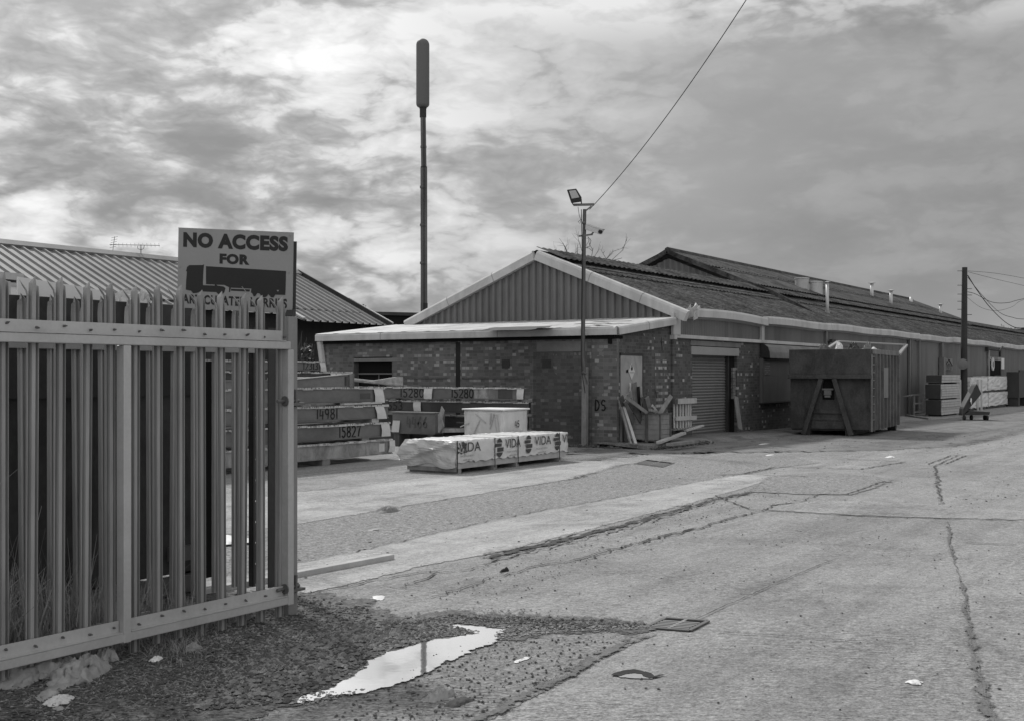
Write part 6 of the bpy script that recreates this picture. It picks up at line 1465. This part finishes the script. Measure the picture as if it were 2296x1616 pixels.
litter('foil_bag', 'dark wet scrap of bag beside the torn glossy bag', 'bag', 1030, 1576, .20, .08, .02, 5, STONED, 7)
litter('paper_scrap', 'round white paper scrap alone on the open concrete', 'paper', 2050, 1531, .085, .075, .014, 6, WPANEL, 5)
litter('torn_label', 'torn white paper spread on the dirt below the sheeting', 'paper', 132, 1573, .17, .11, .028, 7, PAPER, 11, .01, .4)
litter('torn_label', 'dull stub of paper just under the torn white one', 'paper', 133, 1590, .045, .06, .012, 8, BAG, 4, .01)
litter('crushed_cup', 'small crushed white cup under the gate, past the middle upright', 'cup', 350, 1481, .09, .055, .025, 9, WPANEL, 7, .01, .5)
litter('crushed_cup', 'crumpled pale packet on the mossy mound below the gate', 'packet', 432, 1457, .11, .06, .04, 10, WOOD, 8, .01)
litter('white_scrap', 'small white scrap far out on the yard before the skip', 'scrap', 1726, 1020, .30, .12, .015, 11, WPANEL, 5)
litter('white_scrap', 'small white lump on the yard beyond the skip corner', 'scrap', 1996, 1025, .24, .15, .03, 12, WPANEL, 5)
litter('white_scrap', 'pale flattened strip on the dark yard between shutter and skip', 'scrap', 1712, 995, .5, .12, .012, 13, WPANEL, 5)
litter('white_scrap', 'pale twist by the planks in front of the shutter', 'scrap', 1564, 994, .24, .12, .05, 14, WPANEL, 6)
litter('white_scrap', 'thin white strip on the rough concrete beside the puddle', 'scrap', 1170, 1480, .16, .03, .008, 15, WPANEL, 5, .004)
litter('grey_mat', 'flat grey wedge of board seen through the gate pales', 'board', 512, 1213, .35, .5, .06, 16, WPANEL, 3, .02)
litter('dark_stick', 'dark broken stick on the concrete above the dirt', 'stick', 1132, 1280, .12, .04, .03, 17, RUBBER, 5)
# large crumpled sheeting under the gate
for (px_, py_, sx, sy, sz, rot, lb, s_) in ((60, 1517, .46, .20, .09, .55, 'broad dull hump of dirty white sheeting under the gate', 31), (112, 1508, .34, .20, .10, .3, 'middle fold of dirty white sheeting under the gate', 32), (180, 1517, .42, .22, .11, .6, 'brightest fold of sheeting trailing out under the gate', 33), (238, 1482, .13, .10, .09, 0, 'small white fold of sheeting behind the fourth pale', 34), (140, 1536, .62, .08, .02, .58, 'flat hem of the sheeting on the dirt', 35)):
    litter('dirty_sheeting', lb, 'plastic sheeting', px_, py_, sx, sy, sz, s_, BAG, 11, .008, rot)
p = G(275, 1462, .01); m = M(); m.prism([p + Vector((-.25, .1, .0)), p + Vector((.28, .16, .0)), p + Vector((.34, .18, .16)), p + Vector((-.2, .18, .14))], (0, .012, .002)); solo('cardboard', 'pale stiff card propped behind the gate pales on the dirt', 'card', m, BAG)
# gravel, clinker, pebbles, grass
def pt_in(poly, x_, y_):
    c = False; j = len(poly) - 1
    for i in range(len(poly)):
        xi, yi = poly[i]; xj, yj = poly[j]
        if (yi > y_) != (yj > y_) and x_ < (xj - xi) * (y_ - yi) / (yj - yi) + xi: c = not c
        j = i
    return c
def stones(name, polypix, n, smin, smax, mt_, seed, z=.008, flat=.6, avoid=None, fade=0.0):
    rr = random.Random(seed); P = [G(a_, b_) for a_, b_ in polypix]; P2 = [(p.x, p.y) for p in P]; av = [[(G(a_, b_).x, G(a_, b_).y) for a_, b_ in q] for q in (avoid or [])]
    x0, x1 = min(p[0] for p in P2), max(p[0] for p in P2); y0, y1 = min(p[1] for p in P2), max(p[1] for p in P2); m = M(); k_ = 0; tries = 0
    while k_ < n and tries < n * 12:
        tries += 1; x_, y_ = rr.uniform(x0, x1), rr.uniform(y0, y1)
        if fade and mnoise.noise(Vector((x_ * 2.4, y_ * 2.4, 3.3))) < -.08 and rr.random() < .8: continue
        if not pt_in(P2, x_, y_) or any(pt_in(q, x_, y_) for q in av): continue
        if fade:
            dm = 9.0
            for i in range(len(P2)):
                ax_, ay_ = P2[i]; bx_, by_ = P2[(i + 1) % len(P2)]; L2 = (bx_ - ax_) ** 2 + (by_ - ay_) ** 2 + 1e-9
                t_ = max(0, min(1, ((x_ - ax_) * (bx_ - ax_) + (y_ - ay_) * (by_ - ay_)) / L2)); dm = min(dm, math.hypot(x_ - ax_ - t_ * (bx_ - ax_), y_ - ay_ - t_ * (by_ - ay_)))
            if rr.random() > (dm / fade) * (.6 + .8 * abs(mnoise.noise(Vector((x_ * 5, y_ * 5, 0))))): continue
        s_ = smin + (smax - smin) * rr.random() ** 2.5; a_ = rr.uniform(0, 6.28); ca_, sa = math.cos(a_), math.sin(a_)
        b_ = len(m.v); c = Vector((x_, y_, z + s_ * flat * .35)); l_ = rr.uniform(.7, 1.5)
        for dx_, dy_, dz_ in ((1, 0, .1), (.3, .8, -.1), (-.8, .5, .15), (-.7, -.6, -.1), (.45, -.8, .1), (.1, .1, .85), (-.25, .1, .7), (0, 0, -.6)):
            dx_ = dx_ * l_ * rr.uniform(.75, 1.2); dy_ *= rr.uniform(.75, 1.2)
            m.v.append(c + Vector(((dx_ * ca_ - dy_ * sa) * s_, (dx_ * sa + dy_ * ca_) * s_, dz_ * s_ * flat)))
        for f in ((0, 1, 5), (1, 2, 6), (1, 6, 5), (2, 3, 6), (3, 4, 5), (3, 5, 6), (4, 0, 5), (0, 7, 1), (1, 7, 2), (2, 7, 3), (3, 7, 4), (4, 7, 0)): m.f.append(tuple(b_ + i for i in f))
        k_ += 1
    return stuff(name, m, mt_)
DP_ = [(440, 1400), (663, 1336), (735, 1340), (800, 1358), (900, 1397), (1010, 1380), (1190, 1384), (1330, 1390), (1446, 1402), (1440, 1410), (1330, 1412), (1190, 1425), (1105, 1432), (1010, 1436), (930, 1450), (830, 1478), (790, 1510), (700, 1555), (640, 1578), (560, 1590), (470, 1560)]
PA = [PDp]
stones('gravel', DP_, 7500, .004, .015, STONE, 1, .010, .7, PA, .16)
stones('clinker', DP_, 3800, .005, .020, STONED, 2, .010, .7, PA, .12)
stones('gravel', [(660, 1318), (760, 1318), (900, 1375), (1050, 1360), (1250, 1370), (1460, 1395), (1450, 1425), (1250, 1425), (1120, 1460), (980, 1420), (700, 1380)], 900, .003, .012, STONE, 21, .006, .7, PA, .1)
stones('clinker', [(430, 1600), (600, 1470), (800, 1400), (960, 1398), (960, 1440), (840, 1475), (780, 1515), (700, 1556), (640, 1580)], 900, .007, .026, STONED, 33, .010, .6, PA)
stones('gravel', [(430, 1600), (600, 1470), (800, 1400), (960, 1398), (960, 1440), (840, 1475), (780, 1515), (700, 1556), (640, 1580)], 1500, .006, .026, mat('wet gravel', .15, .5, 30, .3, 90, .7, .3), 3, .010, .7, PA)
stones('gravel', [(700, 1600), (660, 1575), (780, 1520), (900, 1440), (1010, 1396), (1130, 1408), (1250, 1408), (1448, 1404), (1460, 1412), (1250, 1420), (1120, 1440), (1080, 1440)], 900, .004, .013, mat('bright wet stones', .26, .5, 30, .3, 90, .7, .3), 4, .012, .6, [[(G(0, 0.0 + 900).x, 0)] and PDp[2:-2]])
stones('dirt_crumbs', [(-60, 1500), (240, 1450), (440, 1400), (600, 1370), (640, 1400), (560, 1590), (300, 1680), (-60, 1700)], 6500, .003, .014, STONED, 5, .009, .8, None, .2)
stones('dirt_crumbs', [(-60, 1540), (300, 1490), (620, 1400), (660, 1420), (560, 1590), (300, 1680), (-60, 1700)], 2200, .003, .012, STONE, 6, .009, .6, None, .2)
stones('pebbles', [(700, 1340), (1000, 1290), (1500, 1200), (2000, 1150), (2290, 1250), (2290, 1600), (1100, 1600), (1300, 1480), (1440, 1410), (1200, 1375), (900, 1385)], 420, .003, .011, STONED, 7, .002, .7)
stones('pebbles', [(700, 1640), (860, 1530), (1000, 1455), (1110, 1440), (1400, 1425), (1240, 1530), (1080, 1610)], 700, .003, .013, STONED, 8, .006, .7)
stones('pebbles', [(900, 1360), (1250, 1200), (1700, 1090), (1790, 1120), (1450, 1240), (1100, 1350)], 700, .003, .012, STONED, 9, .006, .7)
stones('pebbles', [(520, 1290), (1600, 1030), (2290, 980), (2290, 1150), (1700, 1120), (1000, 1290), (660, 1330)], 350, .006, .02, STONED, 10, .004, .5)
stones('pebbles', [(1500, 990), (1760, 975), (1960, 990), (2290, 950), (2290, 1000), (1500, 1012)], 160, .01, .03, STONED, 11, .004, .4)
# dead grass: curved blades between gate and container, sparser outside
rr = random.Random(15); m = M()
def blade(c, h_, lean, w_):
    b_ = len(m.v); d_ = Vector((lean * math.cos(rr.uniform(0, 6.28)), lean * math.sin(rr.uniform(0, 6.28)), 0)); sd = Vector((rr.uniform(-1, 1), rr.uniform(-1, 1), 0)).normalized() * w_
    for i in range(5):
        t = i / 4; p = c + ZA * (h_ * (t - .25 * lean * t * t)) + d_ * (t * t * h_); m.v += [p - sd * (1 - t * .85), p + sd * (1 - t * .85)]
    for i in range(4): m.f.append((b_ + 2 * i, b_ + 2 * i + 1, b_ + 2 * i + 3, b_ + 2 * i + 2))
for i in range(4600):
    t = rr.random() ** 1.5; x_ = 2.6 + t * 2.9 + rr.gauss(0, .1); y_ = rr.uniform(5.56, 6.3) if rr.random() < .9 else rr.uniform(6.4, 6.55)
    hm = max(.12, 1.0 - (x_ - 3.3) * .42); blade(Vector((x_, y_, 0)), hm * rr.uniform(.25, 1.0) * (1.25 if rr.random() < .08 else .8), rr.uniform(.05, .75), rr.uniform(.0025, .006))
stuff('dead_grass', m, GRASS)
m = M()
for i in range(700):
    c = G(rr.gauss(395, 45), rr.gauss(1452, 16)); blade(c, rr.uniform(.02, .09), rr.uniform(.3, 1.2), rr.uniform(.0015, .003))
for i in range(500):
    c = G(rr.uniform(180, 640), 0 + 1530 - (rr.uniform(180, 640) - 180) * .25 + rr.uniform(-20, 50)); blade(c, rr.uniform(.01, .06), rr.uniform(.6, 1.6), rr.uniform(.0012, .0025))
stuff('moss_tufts', m, GRASS)
# twigs and leaf litter on the dirt
m = M()
for i in range(260):
    c = G(rr.uniform(0, 640), rr.uniform(1440, 1640)); c.z = .018; a_ = rr.uniform(0, 6.28); l_ = rr.uniform(.01, .07) * (2 if rr.random() < .08 else 1); q = c + Vector((math.cos(a_) * l_, math.sin(a_) * l_, rr.uniform(0, .02))); m.tube([c, c.lerp(q, .5) + Vector((0, 0, rr.uniform(0, .008))), q], rr.uniform(.0008, .0026), 4)
stuff('twigs', m, WOOD)
m = M()
for i in range(420):
    c = G(rr.uniform(-20, 660), rr.uniform(1400, 1650)); c.z = .014 + rr.uniform(0, .012); s_ = rr.uniform(.004, .015); a_ = Vector((rr.uniform(-1, 1), rr.uniform(-1, 1), rr.uniform(-.4, .4))).normalized(); b_ = a_.cross(Vector((rr.uniform(-.5, .5), rr.uniform(-.5, .5), 1))).normalized(); m.poly([c - a_ * s_, c + b_ * s_ * .5, c + a_ * s_, c - b_ * s_ * .45])
stuff('leaf_litter', m, mat('dead leaves', .12, .6, 15, .3, 60, .8, .2))
